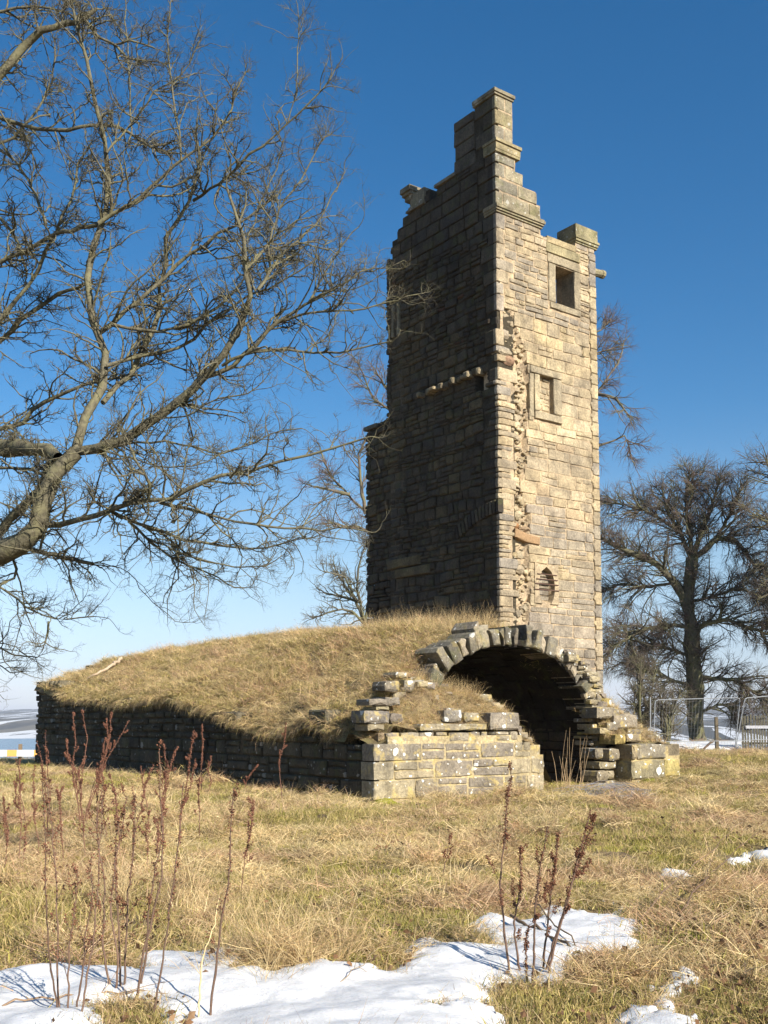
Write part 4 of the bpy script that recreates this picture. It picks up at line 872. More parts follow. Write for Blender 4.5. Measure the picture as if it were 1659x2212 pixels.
limb([(-40, 1385, 10.4), (0, 1400, 10.4), (27, 1414, 10.4), (80, 1420, 10.3)], 4, 2)
limb([(-30, 1430, 10.8), (0, 1437, 10.8), (23, 1454, 10.8), (57, 1450, 10.8)], 3, 1.5)
limb([(67, 1165, 9.7), (120, 1140, 9.6), (150, 1185, 9.6), (90, 1210, 9.7)], 4, 2)
limb([(-60, 230, 10.5), (0, 163, 10.4), (33, 123, 10.4), (63, 87, 10.4), (100, 63, 10.3), (143, 50, 10.3), (180, 43, 10.2), (210, 20, 10.2)], 24, 8)
limb([(185, 45, 10.2), (213, 80, 10.1), (247, 97, 10.1), (277, 127, 10), (327, 133, 10)], 7, 3)
limb([(247, 97, 10.1), (283, 87, 10), (333, 103, 10)], 5, 3)
limb([(285, 292, 10.9), (283, 233, 10.9), (277, 133, 10.9), (270, 17, 10.9), (268, -30, 10.9)], 4, 2)
limb([(392, 347, 9.8), (387, 293, 9.8), (378, 220, 9.9), (367, 150, 10), (363, 100, 10), (370, -20, 10)], 5, 2)
limb([(622, 264, 9.63), (640, 200, 9.6), (643, 110, 9.6), (645, 10, 9.6)], 3, 1.5)
limb([(213, 720, 10), (260, 683, 10.1), (310, 640, 10.1), (358, 597, 10.2), (400, 553, 10.2), (433, 530, 10.1), (480, 500, 10.1), (540, 470, 10), (600, 420, 10)], 11, 3)
limb([(213, 483, 10), (233, 470, 10), (300, 427, 9.9), (333, 397, 9.9), (393, 347, 9.8), (433, 320, 9.8), (467, 293, 9.8), (500, 240, 9.7), (520, 170, 9.7)], 9, 3)
limb([(418, 433, 10.4), (480, 393, 10), (533, 340, 9.8), (587, 300, 9.7), (640, 247, 9.6), (690, 205, 9.5), (718, 165, 9.5)], 7, 2.5)
limb([(440, 815, 9.3), (500, 790, 9.3), (553, 747, 9.2), (587, 707, 9.2), (667, 653, 9.1), (733, 620, 9), (773, 587, 9), (810, 578, 9)], 11, 2.5)
limb([(480, 790, 9.2), (520, 768, 9.1), (566, 760, 9.1), (620, 754, 9), (675, 763, 9), (748, 763, 8.9), (802, 745, 8.9), (850, 738, 8.8)], 7, 2.5)
limb([(690, 763, 8.9), (720, 785, 8.9), (760, 798, 8.9)], 3, 1.5)
limb([(600, 697, 9.2), (660, 680, 9.1), (729, 669, 9), (784, 670, 9), (838, 654, 9), (871, 643, 8.9), (904, 632, 8.9)], 6, 2)
limb([(557, 627, 9), (600, 560, 9.1), (640, 520, 9.1), (690, 480, 9.2), (715, 430, 9.2), (740, 380, 9.2)], 7, 2)
limb([(667, 653, 9.1), (700, 590, 9.1), (735, 540, 9.1), (760, 500, 9.1), (775, 490, 9.1)], 5, 2)
limb([(533, 580, 9), (580, 530, 9.1), (600, 450, 9.2), (640, 400, 9.2), (675, 340, 9.2), (705, 290, 9.2)], 6, 2)
limb([(557, 640, 9), (520, 560, 9.3), (560, 440, 9.4), (600, 360, 9.4), (610, 300, 9.4)], 5, 2)
limb([(240, 960, 9.6), (330, 955, 9.4), (400, 960, 9.3), (470, 985, 9.2), (540, 960, 9.1), (600, 930, 9.1), (650, 925, 9)], 5, 2)
limb([(200, 965, 9.6), (300, 995, 9.3), (370, 1010, 9.1), (440, 1000, 9), (500, 970, 9)], 4, 2)
limb([(333, 904, 9.4), (400, 900, 9.2), (470, 860, 9.1), (540, 850, 9), (570, 820, 9)], 4, 2)
limb([(-80, 600, 11), (0, 567, 11), (83, 527, 10.8), (133, 500, 10.6), (213, 487, 10.2)], 10, 7)
limb([(-80, 760, 11), (0, 700, 11), (27, 657, 11), (67, 610, 10.9), (87, 567, 10.9), (120, 510, 10.8), (133, 467, 10.8), (160, 417, 10.8), (170, 350, 10.8), (193, 320, 10.8)], 12, 3)
limb([(100, 483, 10.8), (67, 400, 10.9), (30, 345, 11), (-20, 310, 11)], 6, 4)
limb([(-70, 800, 11.4), (0, 737, 11.4), (60, 680, 11.3), (120, 640, 11.2), (190, 610, 11)], 13, 6)
limb([(-60, 235, 11.2), (0, 250, 11.2), (67, 277, 11.2), (133, 283, 11.1), (167, 273, 11), (233, 270, 11), (283, 290, 10.9), (317, 317, 10.8), (367, 330, 10.8)], 10, 4)
limb([(-50, 930, 11), (0, 927, 11), (43, 921, 11), (60, 897, 11), (83, 874, 11), (133, 847, 10.9), (187, 830, 10.8), (260, 815, 10.7), (330, 780, 10.6)], 11, 3)
limb([(-50, 1010, 10.6), (60, 1012, 10.4), (95, 1028, 10.2)], 6, 6)
limb([(-60, 400, 11.6), (0, 470, 11.6), (40, 520, 11.5), (60, 600, 11.4)], 8, 4)
limb([(-60, 40, 11.3), (20, 20, 11.3), (90, 12, 11.2), (150, 30, 11.2)], 7, 4)
limb([(-60, 330, 11.8), (30, 300, 11.8), (80, 240, 11.7), (110, 180, 11.7), (120, 100, 11.6)], 7, 3)
limb([(230, 330, 10), (300, 250, 10.1), (330, 200, 10.1), (400, 160, 10.1), (430, 90, 10)], 5, 2)
limb([(433, 530, 10.1), (470, 560, 10), (530, 545, 9.9), (600, 520, 9.8), (650, 470, 9.8)], 4, 2)
limb([(240, 700, 9.9), (330, 720, 9.9), (420, 700, 9.8), (500, 640, 9.7), (560, 560, 9.6), (640, 560, 9.6)], 8, 2.5)
limb([(230, 790, 9.9), (320, 765, 10), (400, 745, 10), (470, 690, 10), (520, 650, 10), (610, 610, 9.9), (680, 560, 9.8)], 9, 2.5)
spec_s = dict(per_m=13.5, levels=[
    (None, dict(lr=(.25, 1.0), ang=(.45, 1.2), k=8, wob=.30, up=.10, rr=(.004, .011), umin=.04)),
    (7.0, dict(lr=(.10, .40), ang=(.5, 1.25), k=5, wob=.45, up=.12, rr=(.0040, .0050)), 3),
    (5.0, dict(lr=(.035, .13), ang=(.5, 1.2), k=3, wob=.6, up=.16, rr=(.0030, .0014), tipr=.8), 3)])
bare_tree('sycamore_tree', tb_, lim, 'big bare gnarled tree reaching in from the left with lichened limbs', None, spec_s, (.125, .11, .072), (.10, .085, .058), M_BARK)

# --- trees behind
def blimb(pts, Y, w0, w1, trunk=False, jy=2.5):
    W = []; y = Y; dy = random.uniform(-jy, jy)
    for i, (x, py) in enumerate(pts): W.append(at(x, py, Y + dy * i / max(1, len(pts) - 1)))
    return (W, w0 / 2 / 2277 * Y, w1 / 2 / 2277 * Y, trunk)
spec_b = dict(per_m=8.8, levels=[
    (None, dict(lr=(1.2, 3.9), ang=(.4, 1.1), k=7, wob=.2, up=.06, rr=(.02, .05), umin=.15)),
    (6.5, dict(lr=(.7, 2.0), ang=(.4, 1.0), k=5, wob=.2, up=-.03, rr=(.012, .016)), 3),
    (6.5, dict(lr=(.4, 1.2), ang=(.3, .9), k=3, wob=.22, up=-.12, rr=(.011, .006), tipr=.5), 3)])
Yb = 66
lb = [blimb([(1512, 1622), (1506, 1590), (1499, 1484), (1494, 1375), (1484, 1302), (1492, 1240), (1494, 1205)], Yb, 40, 22, True, 0),
      blimb([(1484, 1302), (1457, 1258), (1432, 1229), (1399, 1207), (1359, 1193), (1316, 1171), (1280, 1150)], Yb, 20, 7), blimb([(1494, 1207), (1512, 1157), (1534, 1102), (1552, 1047)], Yb, 14, 4),
      blimb([(1494, 1207), (1516, 1193), (1545, 1164), (1585, 1164), (1607, 1186), (1625, 1215), (1659, 1244)], Yb, 14, 6), blimb([(1494, 1207), (1470, 1150), (1440, 1100), (1430, 1050)], Yb, 12, 3),
      blimb([(1494, 1207), (1490, 1140), (1480, 1080), (1490, 1025)], Yb, 12, 3), blimb([(1545, 1164), (1580, 1110), (1600, 1060)], Yb, 8, 3), blimb([(1470, 1150), (1410, 1110), (1350, 1090), (1310, 1085)], Yb, 8, 3),
      blimb([(1498, 1360), (1530, 1345), (1570, 1338), (1659, 1371), (1700, 1380)], Yb, 12, 4), blimb([(1500, 1462), (1550, 1465), (1588, 1469), (1630, 1495), (1659, 1520)], Yb, 11, 4),
      blimb([(1488, 1353), (1450, 1350), (1417, 1353), (1370, 1368), (1297, 1422)], Yb, 10, 4), blimb([(1495, 1480), (1450, 1470), (1400, 1440), (1340, 1430)], Yb, 8, 3), blimb([(1497, 1420), (1440, 1400), (1390, 1390), (1330, 1370)], Yb, 8, 3),
      blimb([(1490, 1300), (1540, 1290), (1590, 1270), (1650, 1290)], Yb, 8, 3), blimb([(1457, 1258), (1400, 1270), (1340, 1260), (1300, 1280)], Yb, 7, 3), blimb([(1510, 1540), (1560, 1520), (1610, 1545)], Yb, 7, 3)]
bare_tree('beech_tree', at(1512, 1618, Yb), lb, 'broad bare tree with a thick trunk and domed crown right of the tower', None, spec_b, (.105, .095, .06), (.14, .10, .085), M_BEECH)
def auto_tree(x, y0, y1, Y, spread, n, w, pts_extra=()):
    l_ = [blimb([(x, y0), (x + 3, lerp(y0, y1, .35)), (x - 2, lerp(y0, y1, .6)), (x + 2, lerp(y0, y1, .85))], Y, w, w * .35, True, .5)]
    for i in range(n):
        f = random.uniform(.25, .85); sx = random.choice([-1, 1]) * random.uniform(.5, 1) * spread; yy = lerp(y0, y1, f); top = yy + (y1 - y0) * random.uniform(.1, .3)
        l_.append(blimb([(x, yy), (x + sx * .35, yy + (top - yy) * .5), (x + sx * .7, top + 8), (x + sx, top + random.uniform(-5, 25))], Y, w * .4, w * .12, False, 6))
    return l_ + list(pts_extra)
spec_m = dict(per_m=4.0, levels=[(None, spec_b['levels'][0][1]), (4.5, spec_b['levels'][1][1], 3), (5.0, spec_b['levels'][2][1], 3)])
bare_tree('bare_tree', at(1725, 1620, 60), auto_tree(1725, 1620, 1040, 60, 110, 16, 26), 'dark bare tree cut off by the right edge of the view', None, spec_m, (.10, .085, .06), (.12, .09, .075), M_BEECH)
l3 = auto_tree(1045, 1600, 640, 60, 180, 10, 30)
l3 += [blimb(p, 60, 9, 3) for p in [[(1040, 1300), (900, 1200), (798, 1112), (755, 1069), (722, 1036), (704, 1007), (689, 967)], [(1040, 1050), (930, 950), (846, 887), (800, 854), (788, 807), (770, 785)], [(900, 930), (850, 860), (831, 830), (810, 800)],
                                    [(1040, 1250), (880, 1180), (780, 1140), (740, 1135), (690, 1130)], [(755, 1069), (720, 1060), (680, 1050)], [(790, 1110), (780, 1050), (775, 980), (800, 930)],
                                    [(1060, 1000), (1200, 900), (1290, 850), (1340, 780), (1350, 740)], [(1060, 900), (1200, 800), (1300, 760), (1340, 745)], [(1060, 1050), (1200, 1000), (1300, 960), (1350, 940), (1365, 990)], [(1080, 850), (1220, 740), (1300, 715), (1320, 690)], [(1290, 850), (1330, 860), (1360, 900)]]]
spec_p = dict(per_m=3.4, levels=[(None, dict(lr=(1.2, 3.2), ang=(.4, 1.0), k=8, wob=.16, up=.03, rr=(.018, .03), umin=.15)), (6.0, dict(lr=(.7, 1.7), ang=(.4, 1.0), k=6, wob=.2, up=-.04, rr=(.010, .012)), 3), (4.5, dict(lr=(.35, 1.0), ang=(.3, .9), k=3, wob=.25, up=-.12, rr=(.010, .005), tipr=.5), 3)])
bare_tree('bare_tree', at(1045, 1600, 60), l3, 'tall thin twigged tree showing either side of the tower', None, spec_p, (.14, .11, .08), (.16, .10, .09), M_BEECH)
l4 = [blimb(p, 50, w, 2.5, i == 0, 2) for i, (p, w) in enumerate([([(800, 1560), (795, 1450), (790, 1350), (775, 1300)], 14), ([(790, 1350), (766, 1294), (735, 1250), (720, 1220)], 8), ([(800, 1360), (760, 1320), (729, 1316), (693, 1330), (675, 1335)], 7), ([(785, 1330), (770, 1270), (775, 1220), (790, 1180)], 7), ([(775, 1300), (740, 1290), (700, 1280), (685, 1270)], 6), ([(790, 1340), (800, 1269), (815, 1220)], 7), ([(766, 1294), (745, 1245), (700, 1235)], 4), ([(795, 1400), (850, 1350), (880, 1310)], 6)])]
spec_g = dict(per_m=5.5, levels=[(None, dict(lr=(.8, 2.0), ang=(.5, 1.2), k=8, wob=.26, up=.08, rr=(.015, .025), umin=.15)), (4.5, dict(lr=(.4, 1.0), ang=(.5, 1.2), k=6, wob=.3, up=.04, rr=(.009, .01)), 3), (4.0, dict(lr=(.2, .5), ang=(.4, 1.1), k=3, wob=.3, up=.02, rr=(.009, .004), tipr=.6), 3)])
bare_tree('bare_tree', at(800, 1560, 50), l4, 'small gnarled bare tree over the mound left of the tower base', None, spec_g, (.13, .115, .08), (.14, .115, .08), M_BEECH)
for (x, y0, y1, lab) in [(1388, 1612, 1440, 'slim bare shrub between the tower edge and the big tree'), (1441, 1612, 1500, 'low scrubby bush just left of the big tree trunk')]:
    ls = [blimb([(x, y0), (x + random.uniform(-15, 15), lerp(y0, y1, .5)), (x + random.uniform(-40, 40), y1)], 48, 8, 2.5, k == 0, 2) for k in range(6)]
    bare_tree('bare_shrub', at(x, y0, 48), ls, lab, None, spec_g, (.11, .095, .065), (.13, .10, .08), M_BEECH, 'shrub')

# ------------------------------------------------------------------ dead stalks, weeds
def stalk_plant(name, stems, label, cat, group=None, col=(.13, .08, .055), seedcol=(.13, .055, .03), Y=None, wpx=5, seedfrom=.55, sd_=1.0, sides=(2, 6), wob=.0028, bow=1.0):
    """stems: lists of photograph points, root first; rooted on the ground"""
    if Y is None: Y = float(ground_hit(*stems[0][0])[1])
    b = at(*stems[0][0], Y); b[2] = float(ground_z(b[0], b[1])); root = thing(name, b, label, cat, group)
    for st in stems:
        yy = Y + random.uniform(-.12, .12); P = [at(x, y, yy + .03 * i) for i, (x, y) in enumerate(st)]; g = float(ground_z(P[0][0], P[0][1])); 
        if P[0][2] > g - .02: P.insert(0, P[0] + np.array([0, 0, g - .04 - P[0][2]]))
        q, ln = resample(P, 26); bw = rng.normal(0, 1, (5, 3)) * np.array([1, 1, .2]) * .011 * bow; bw[0] = 0; q += np.stack([np.interp(np.linspace(0, 4, 26), np.arange(5), bw[:, i_]) for i_ in range(3)], 1) * (Y / 6) ** .5; q[1:-1] += rng.normal(0, wob, (24, 3)) * np.array([1, 1, .3]); rad = np.linspace(wpx / 2 / 2277 * Y, .35 * wpx / 2 / 2277 * Y, 26)
        mb = MB(); V, Q = tubes(q[None], rad[None] * (1 + .15 * (np.arange(26) % 6 == 0)), 5); mb.add(V, [Q], np.array(col) * random.uniform(.8, 1.3))
        k = random.randint(*sides); side, sr = spawn(q[None], rad[None], np.array([k]), (.06, .3), (.3, .8), 6, .14, .2, (.0010, .0014), umin=.3, tip=False); V, Q = tubes(side, sr, 3); mb.add(V, [Q], col)
        o = mb.build('stalk', M_STALK, root, True)
        if seedfrom < 1:
            allp = [q[int(26 * seedfrom):]] + [s_[2:] for s_ in side]; C_ = []
            for seg in allp:
                m_ = int(len(seg) * random.uniform(3, 12) * sd_); ii = rng.integers(0, len(seg) - 1, m_); fr = rng.uniform(0, 1, m_)[:, None]
                C_.append(seg[ii] * (1 - fr) + seg[ii + 1] * fr)
            C_ = np.concatenate(C_) + rng.normal(0, .007, (sum(len(c) for c in C_), 3))
            if len(C_):
                sz = rng.uniform(.0022, .0058, len(C_)) * max(1, Y / 7) ** .5; tet = np.array([[1, 1, 1], [-1, -1, 1], [-1, 1, -1], [1, -1, -1]]) * .8
                rot = unit(rng.normal(0, 1, (len(C_), 3))); V = C_[:, None] + sz[:, None, None] * (tet[None] + rot[:, None] * .5)
                b4 = (np.arange(len(C_)) * 4)[:, None]; F = np.concatenate([b4 + np.array(f_) for f_ in ([0, 1, 2], [0, 3, 1], [0, 2, 3], [1, 3, 2])])
                cc = np.repeat(np.array(seedcol) * rng.uniform(.5, 1.5, (len(C_), 1)), 4, 0)
                sh_ = obj('seed_head', mesh('seed_head', V.reshape(-1, 3) - b, [F], M_STALK, cc), o); sh_['kind'] = 'stuff'
    return root
stalk_plant('dock_plant', [[(1105, 2136), (1085, 2012), (1080, 1913), (1085, 1824), (1090, 1750), (1108, 1676)], [(1127, 2146), (1115, 2022), (1120, 1913), (1123, 1834)], [(1150, 2151), (1152, 1993), (1162, 1864), (1180, 1785)], [(1137, 2146), (1141, 1995)],
                           [(1167, 2151), (1185, 1953), (1204, 1839), (1209, 1800)], [(1165, 2151), (1204, 2022), (1234, 1923), (1259, 1839), (1284, 1765)], [(1175, 2151), (1219, 1983), (1245, 1884), (1274, 1750)]],
            'clump of tall dead dock stalks with rusty seed heads rising from the snow, right', 'weed', 'tall dead dock clumps in the foreground', wpx=6, seedfrom=.62, sd_=1.8, sides=(3, 8))
stalk_plant('dock_plant', [[(126, 2211), (104, 2080), (98, 1928), (98, 1802), (93, 1690)], [(128, 2205), (126, 2029), (119, 1903), (109, 1777), (104, 1665)], [(146, 2181), (154, 2029), (164, 1878)], [(157, 2211), (189, 2060), (197, 1928), (193, 1850)], [(174, 2211), (207, 2004), (215, 1827), (222, 1726)]],
            'dead dock stalks nearest the left edge, rooted in the snow', 'weed', 'tall dead dock clumps in the foreground', wpx=5, seedfrom=.5, sd_=.5, sides=(4, 10))
stalk_plant('dock_plant', [[(240, 2161), (227, 2029), (224, 1903), (212, 1777), (218, 1690)], [(250, 2156), (247, 1979), (250, 1853), (263, 1752)], [(260, 2156), (253, 1928), (258, 1777), (273, 1721)], [(270, 2161), (278, 1979), (285, 1827), (295, 1716)], [(298, 2141), (323, 2004), (343, 1878), (350, 1780), (352, 1620)], [(298, 2143), (318, 2010), (337, 1890), (345, 1800)]],
            'dense clump of tall dead dock stalks growing from a straw tussock', 'weed', 'tall dead dock clumps in the foreground', wpx=5.5, seedfrom=.5, sd_=.6, sides=(4, 10))
stalk_plant('dock_plant', [[(328, 2206), (354, 2070), (379, 1903), (390, 1800), (399, 1690)]], 'single leaning dead stalk right of the dense left clump', 'weed', 'tall dead dock clumps in the foreground', wpx=5, seedfrom=.4, sd_=.6, sides=(5, 9))
stalk_plant('dock_plant', [[(452, 2211), (470, 2055), (490, 1918), (495, 1777), (512, 1700)]], 'single dark stalk standing apart in the snow at centre left', 'weed', 'tall dead dock clumps in the foreground', wpx=6, seedfrom=.5, sd_=.7)
stalk_plant('straw_stem', [[(429, 2212), (444, 2055), (480, 1938)]], 'pale straw coloured stem leaning beside the dark stalk', 'weed', col=(.5, .38, .2), wpx=5, seedfrom=1)
RED = dict(col=(.15, .075, .05), seedcol=(.15, .065, .04))
stalk_plant('dock_plant', [[(177, 1800), (169, 1715), (165, 1667), (149, 1640), (143, 1600)], [(178, 1798), (170, 1715), (166, 1667), (180, 1640), (188, 1600), (186, 1535)], [(176, 1799), (165, 1700), (160, 1640), (157, 1537)]], 'red brown branching dock in front of the left end of the long wall', 'weed', 'red dock plants in the middle meadow', wpx=2.6, seedfrom=.4, sd_=1.6, sides=(5, 9), **RED)
stalk_plant('dock_plant', [[(182, 1797), (186, 1752), (203, 1695), (225, 1644), (237, 1588), (239, 1540)], [(183, 1797), (188, 1752), (215, 1690), (232, 1640), (255, 1600), (280, 1556)], [(184, 1797), (195, 1730), (222, 1660), (232, 1600), (228, 1550)]], 'tallest red dock, leaning right in front of the long wall', 'weed', 'red dock plants in the middle meadow', wpx=2.6, seedfrom=.45, sd_=1.8, sides=(5, 9), **RED)
k = 0
for (st, lab) in [([[(350, 1842), (353, 1752), (358, 1701), (358, 1650), (350, 1608)], [(352, 1740), (360, 1680), (375, 1625), (382, 1611)]], 'pale topped forked stalk at mid distance before the wall'), ([[(384, 1837), (395, 1735), (406, 1659), (412, 1600), (415, 1578)], [(390, 1760), (410, 1690), (420, 1640)]], 'slim red dock right of the forked stalk'),
                  ([[(435, 1729), (432, 1644), (434, 1600), (437, 1565)]], 'short red dock close against the dark wall'), ([[(444, 1733), (450, 1690), (460, 1640)]], 'smallest red dock by the dark wall'), ([[(101, 1837), (104, 1730), (102, 1644), (100, 1580)], [(103, 1750), (95, 1650), (80, 1600)]], 'red dock standing before the far wall corner'),
                  ([[(208, 1828), (212, 1720), (222, 1650), (226, 1600)]], 'thin red dock between the two branching ones'), ([[(280, 1850), (300, 1760), (322, 1680), (330, 1650)]], 'leaning thin dock left of the forked stalk'), ([[(140, 1900), (135, 1820), (128, 1740), (120, 1700)]], 'knee high red dock in the left meadow'),
                  ([[(520, 1930), (530, 1850), (545, 1790), (548, 1730)]], 'dead stem left of the vault corner'), ([[(612, 1740), (608, 1700), (604, 1640), (618, 1560)]], 'wispy pale stem against the shaded side wall'), ([[(530, 1712), (535, 1690), (552, 1655)]], 'dark red dock stub at the foot of the side wall'), ([[(40, 1860), (44, 1780), (38, 1700), (45, 1640)]], 'red dock at the far left of the meadow'), ([[(10, 1900), (14, 1800), (8, 1720)]], 'half seen dock at the left edge'), ([[(320, 1900), (318, 1830), (325, 1760)]], 'short dock in the middle meadow left of centre')]:
    stalk_plant('dock_plant', st, lab, 'weed', 'red dock plants in the middle meadow', wpx=2.2, seedfrom=.4, sd_=1.5, sides=(3, 7), **RED)
stalk_plant('dock_plant', [[(960, 1905), (962, 1850), (975, 1800)]], 'faint dry stem in the grass before the front wall', 'weed', 'red dock plants in the middle meadow', wpx=2.5, seedfrom=.8)
for _ in range(16):
    x_ = random.uniform(-5, 440); y_ = random.uniform(1705, 1900); h_ = random.uniform(90, 190) * (y_ - 1500) / 330; lx = random.uniform(-22, 22)
    stalk_plant('dock_plant', [[(x_, y_), (x_ + lx * .3, y_ - h_ * .4), (x_ + lx * .6, y_ - h_ * .75), (x_ + lx, y_ - h_)]], 'thin reddish dead dock stem scattered in the grass of the left meadow', 'weed', 'thin dead dock stems in the left meadow', wpx=2.4, seedfrom=.45, sd_=.9, sides=(3, 8), **RED)
reeds = []
for _ in range(15):
    b_ = 1205 + random.uniform(0, 52); ln_ = random.uniform(-22, 30) * .6 + (b_ - 1230) * .35; h_ = random.uniform(60, 135); reeds.append([(b_, 1705), (b_ + ln_ * .4, 1705 - h_ * .5), (b_ + ln_, 1705 - h_)])
stalk_plant('reed_clump', reeds, 'pale dry stems standing in the dark mouth of the vault', 'weed', col=(.40, .28, .16), Y=20.6, wpx=1.3, seedfrom=1, sides=(1, 1), wob=.001, bow=.3)
# fallen sticks
def stick(pts, w0, w1, col, label, lift=.03):
    P = []
    for x, y, h in pts:
        g = ground_hit(x, y); g[2] += lift; g = g + (CAM - g) * 0; g[2] += h; P.append(g)
    q, ln = resample(P, 16); q += rng.normal(0, .012, q.shape); q[:, 2] = np.maximum(q[:, 2], ground_z(q[:, 0], q[:, 1]) + .01)
    b = q[0].copy(); mb = MB(); rad = np.linspace(w0, w1, 16); V, Q = tubes(q[None], rad[None], 6); mb.add(V, [Q], col)
    s_, r_ = spawn(q[None], rad[None], np.array([5]), (.15, .5), (.3, .8), 6, .1, .0, (.001, .003), tip=False); V, Q = tubes(s_, r_, 4); mb.add(V, [Q], col)
    V = np.concatenate(mb.V) - b; o = obj('fallen_branch', mesh('fallen_branch', V, [np.concatenate(p) for p in mb.P.values()], M_STALK, np.concatenate(mb.C), True), None, tuple(b)); tag(o, label, 'branch')
stick([(1105, 2017, .1), (1180, 2045, .06), (1249, 2072, .02)], .013, .009, (.16, .11, .07), 'thick broken branch lying over the snow behind the right dock stalks')
stick([(1150, 1993, .12), (1240, 2060, .04), (1310, 2120, .01), (1370, 2180, 0)], .007, .003, (.22, .15, .09), 'thin branch crossing the thick one towards the bottom right')
stick([(1462, 1992, 0), (1500, 1960, .10), (1560, 1920, .2), (1640, 1890, .4)], .007, .003, (.14, .09, .06), 'dark twig arching up at the right of the meadow')
stick([(1363, 2017, 0), (1420, 1975, .08), (1500, 1930, .2), (1600, 1880, .45)], .005, .002, (.18, .12, .08), 'thin dead cane leaning right from the snow edge')
stick([(640, 2225, 0), (700, 2170, .02), (760, 2130, .05), (822, 2098, .1)], .004, .002, (.3, .22, .13), 'long pale cane lying diagonally on the snow at centre')
stick([(0, 2200, .03), (120, 2185, .05), (240, 2168, .03), (320, 2160, .01), (440, 2168, .01)], .006, .003, (.24, .16, .1), 'bramble cane lying across the snow at lower left')
stick([(1530, 2010, .01), (1600, 1990, .02), (1690, 1985, .02)], .006, .004, (.12, .08, .05), 'dark stick flat in the grass at the right edge')
# root on the mound
def mnd(px, py):
    d = ray(px, py)
    for t_ in np.arange(18, 45, .03):
        p = CAM + d * t_; q = p - C0; tt, ss = q @ L, q @ S
        if 0 < tt < 8.8 and .8 < ss < 19 and p[2] < mound_z(tt, ss) + .02: return p
    return CAM + d * 33
P = [mnd(x, y + 2) + UP * .2 for x, y in [(183, 1482), (210, 1466), (242, 1450), (255, 1440), (262, 1433)]]
q, _ = resample(P, 14); q += rng.normal(0, .02, q.shape); V, Q = tubes(q[None], np.linspace(.03, .06, 14)[None], 8)
tag(obj('dead_root', mesh('dead_root', V - q[0], [Q], M_WOOD, (.46, .34, .23), True), None, tuple(q[0])), 'pale dead root lying across the turf near the far end of the mound', 'root')

# ------------------------------------------------------------------ fences, posts, netting
def gz(p): return float(ground_z(p[0], p[1]))
p = at(42, 1640, 46.2); base = np.array([p[0], p[1], gz(p) - .2]); F1 = thing('rail_barrier', base, 'white and orange barrier rail on a post left of the long wall', 'barrier')
top = at(42, 1607, 46.2)[2]; mb = MB(); mb.box(base + np.array([-.07, 0, 0]), (.14, 0, 0), (0, .12, 0), (0, 0, top - base[2]), (.22, .16, .1), jit=.006); mb.build('post', M_WOOD, F1)
zt, zb = at(42, 1620, 46)[2], at(42, 1634, 46)[2]; x = -19.5; k = 0
while x < at(80, 1630, 46)[0] + .6:
    wd = .75 if k % 2 == 0 else .42; mb = MB(); mb.box((x, 46.02, zb), (wd - .01, 0, 0), (0, .05, 0), (0, 0, zt - zb), (.8, .78, .74) if k % 2 == 0 else (.8, .42, .12)); mb.build('board', m_attr('painted_board', .5, .05, 8, 0) if k == 0 else bpy.data.materials['painted_board'], F1); x += wd; k += 1
p = at(1549, 1618, 46); b = np.array([p[0], p[1], gz(p) - .1]); t_ = at(1549, 1549, 46)[2]; mb = MB(); mb.box((-.07, -.07, 0), (.14, 0, 0), (0, .14, 0), (0, 0, t_ - b[2]), (.14, .11, .07), taper=.04, jit=.004)
tag(obj('fence_post', mb.mesh('fence_post', M_WOOD), None, tuple(b)), 'lone square wooden post in front of the big tree', 'post')
def panel(p0, p1, p2, p3, label, par_group='site fence panels by the trees'):
    """bottom left, top left, top right, bottom right"""
    r_ = thing('mesh_fence_panel', p0, label, 'fence', par_group)
    def tube(name, pts, rad, par=r_, n=6):
        q = np.array(pts)[None]; V, Q = tubes(q, np.full(q.shape[:2], rad), n); return obj(name, mesh(name, V - p0, [Q], M_METAL, (.24, .25, .26)), par)
    u = unit(p2 - p1); v0 = unit(p1 - p0); v1 = unit(p2 - p3)
    tube('frame_tube', [p0, p1 - v0 * .15, p1 - v0 * .04 + u * .03, p1 + u * .15, p2 - u * .15, p2 - v1 * .04 - u * .03, p2 - v1 * .15, p3], .02)
    tube('rail', [p0 + v0 * .25, p3 + v1 * .25], .016); N = 26
    P = np.array([[lerp(p0, p3, f), lerp(p1, p2, f)] for f in np.linspace(.02, .98, N)]); V1, Q1 = tubes(P, np.full((N, 2), .0025), 3); H = np.array([[lerp(p0, p1, f), lerp(p3, p2, f)] for f in np.linspace(.05, .95, 9)]); V2, Q2 = tubes(H, np.full((9, 2), .0022), 3)
    w_ = obj('wire_mesh', mesh('wire_mesh', np.vstack([V1, V2]) - p0, [np.vstack([Q1, Q2 + len(V1)])], M_METAL, (.16, .17, .18)), r_); w_['kind'] = 'stuff'
panel(at(1412, 1616, 43), at(1415, 1512, 43.4), at(1599, 1507, 44), at(1588, 1613, 44), 'galvanised wire mesh fence panel spanning in front of the big trunk')
panel(at(1590, 1613, 43.8), at(1609, 1508, 43.8), at(1760, 1495, 46), at(1745, 1605, 46), 'leaning wire mesh panel before the wooden gate at right')
p0 = at(1405, 1618, 42.5); P = np.array([[p0, at(1405, 1506, 42.5)]]); V, Q = tubes(P, np.full((1, 2), .022), 6); tag(obj('steel_post', mesh('steel_post', V - p0, [Q], M_METAL, (.3, .31, .32)), None, tuple(p0)), 'thin upright steel post behind the wing rubble', 'post')
gp = at(1604, 1616, 47); gp[2] = gz(gp) - .02; G = thing('picket_gate', gp, 'dark wooden picket gate with a pale rail at the right edge', 'gate')
gt = at(1604, 1544, 47)[2] - gp[2]
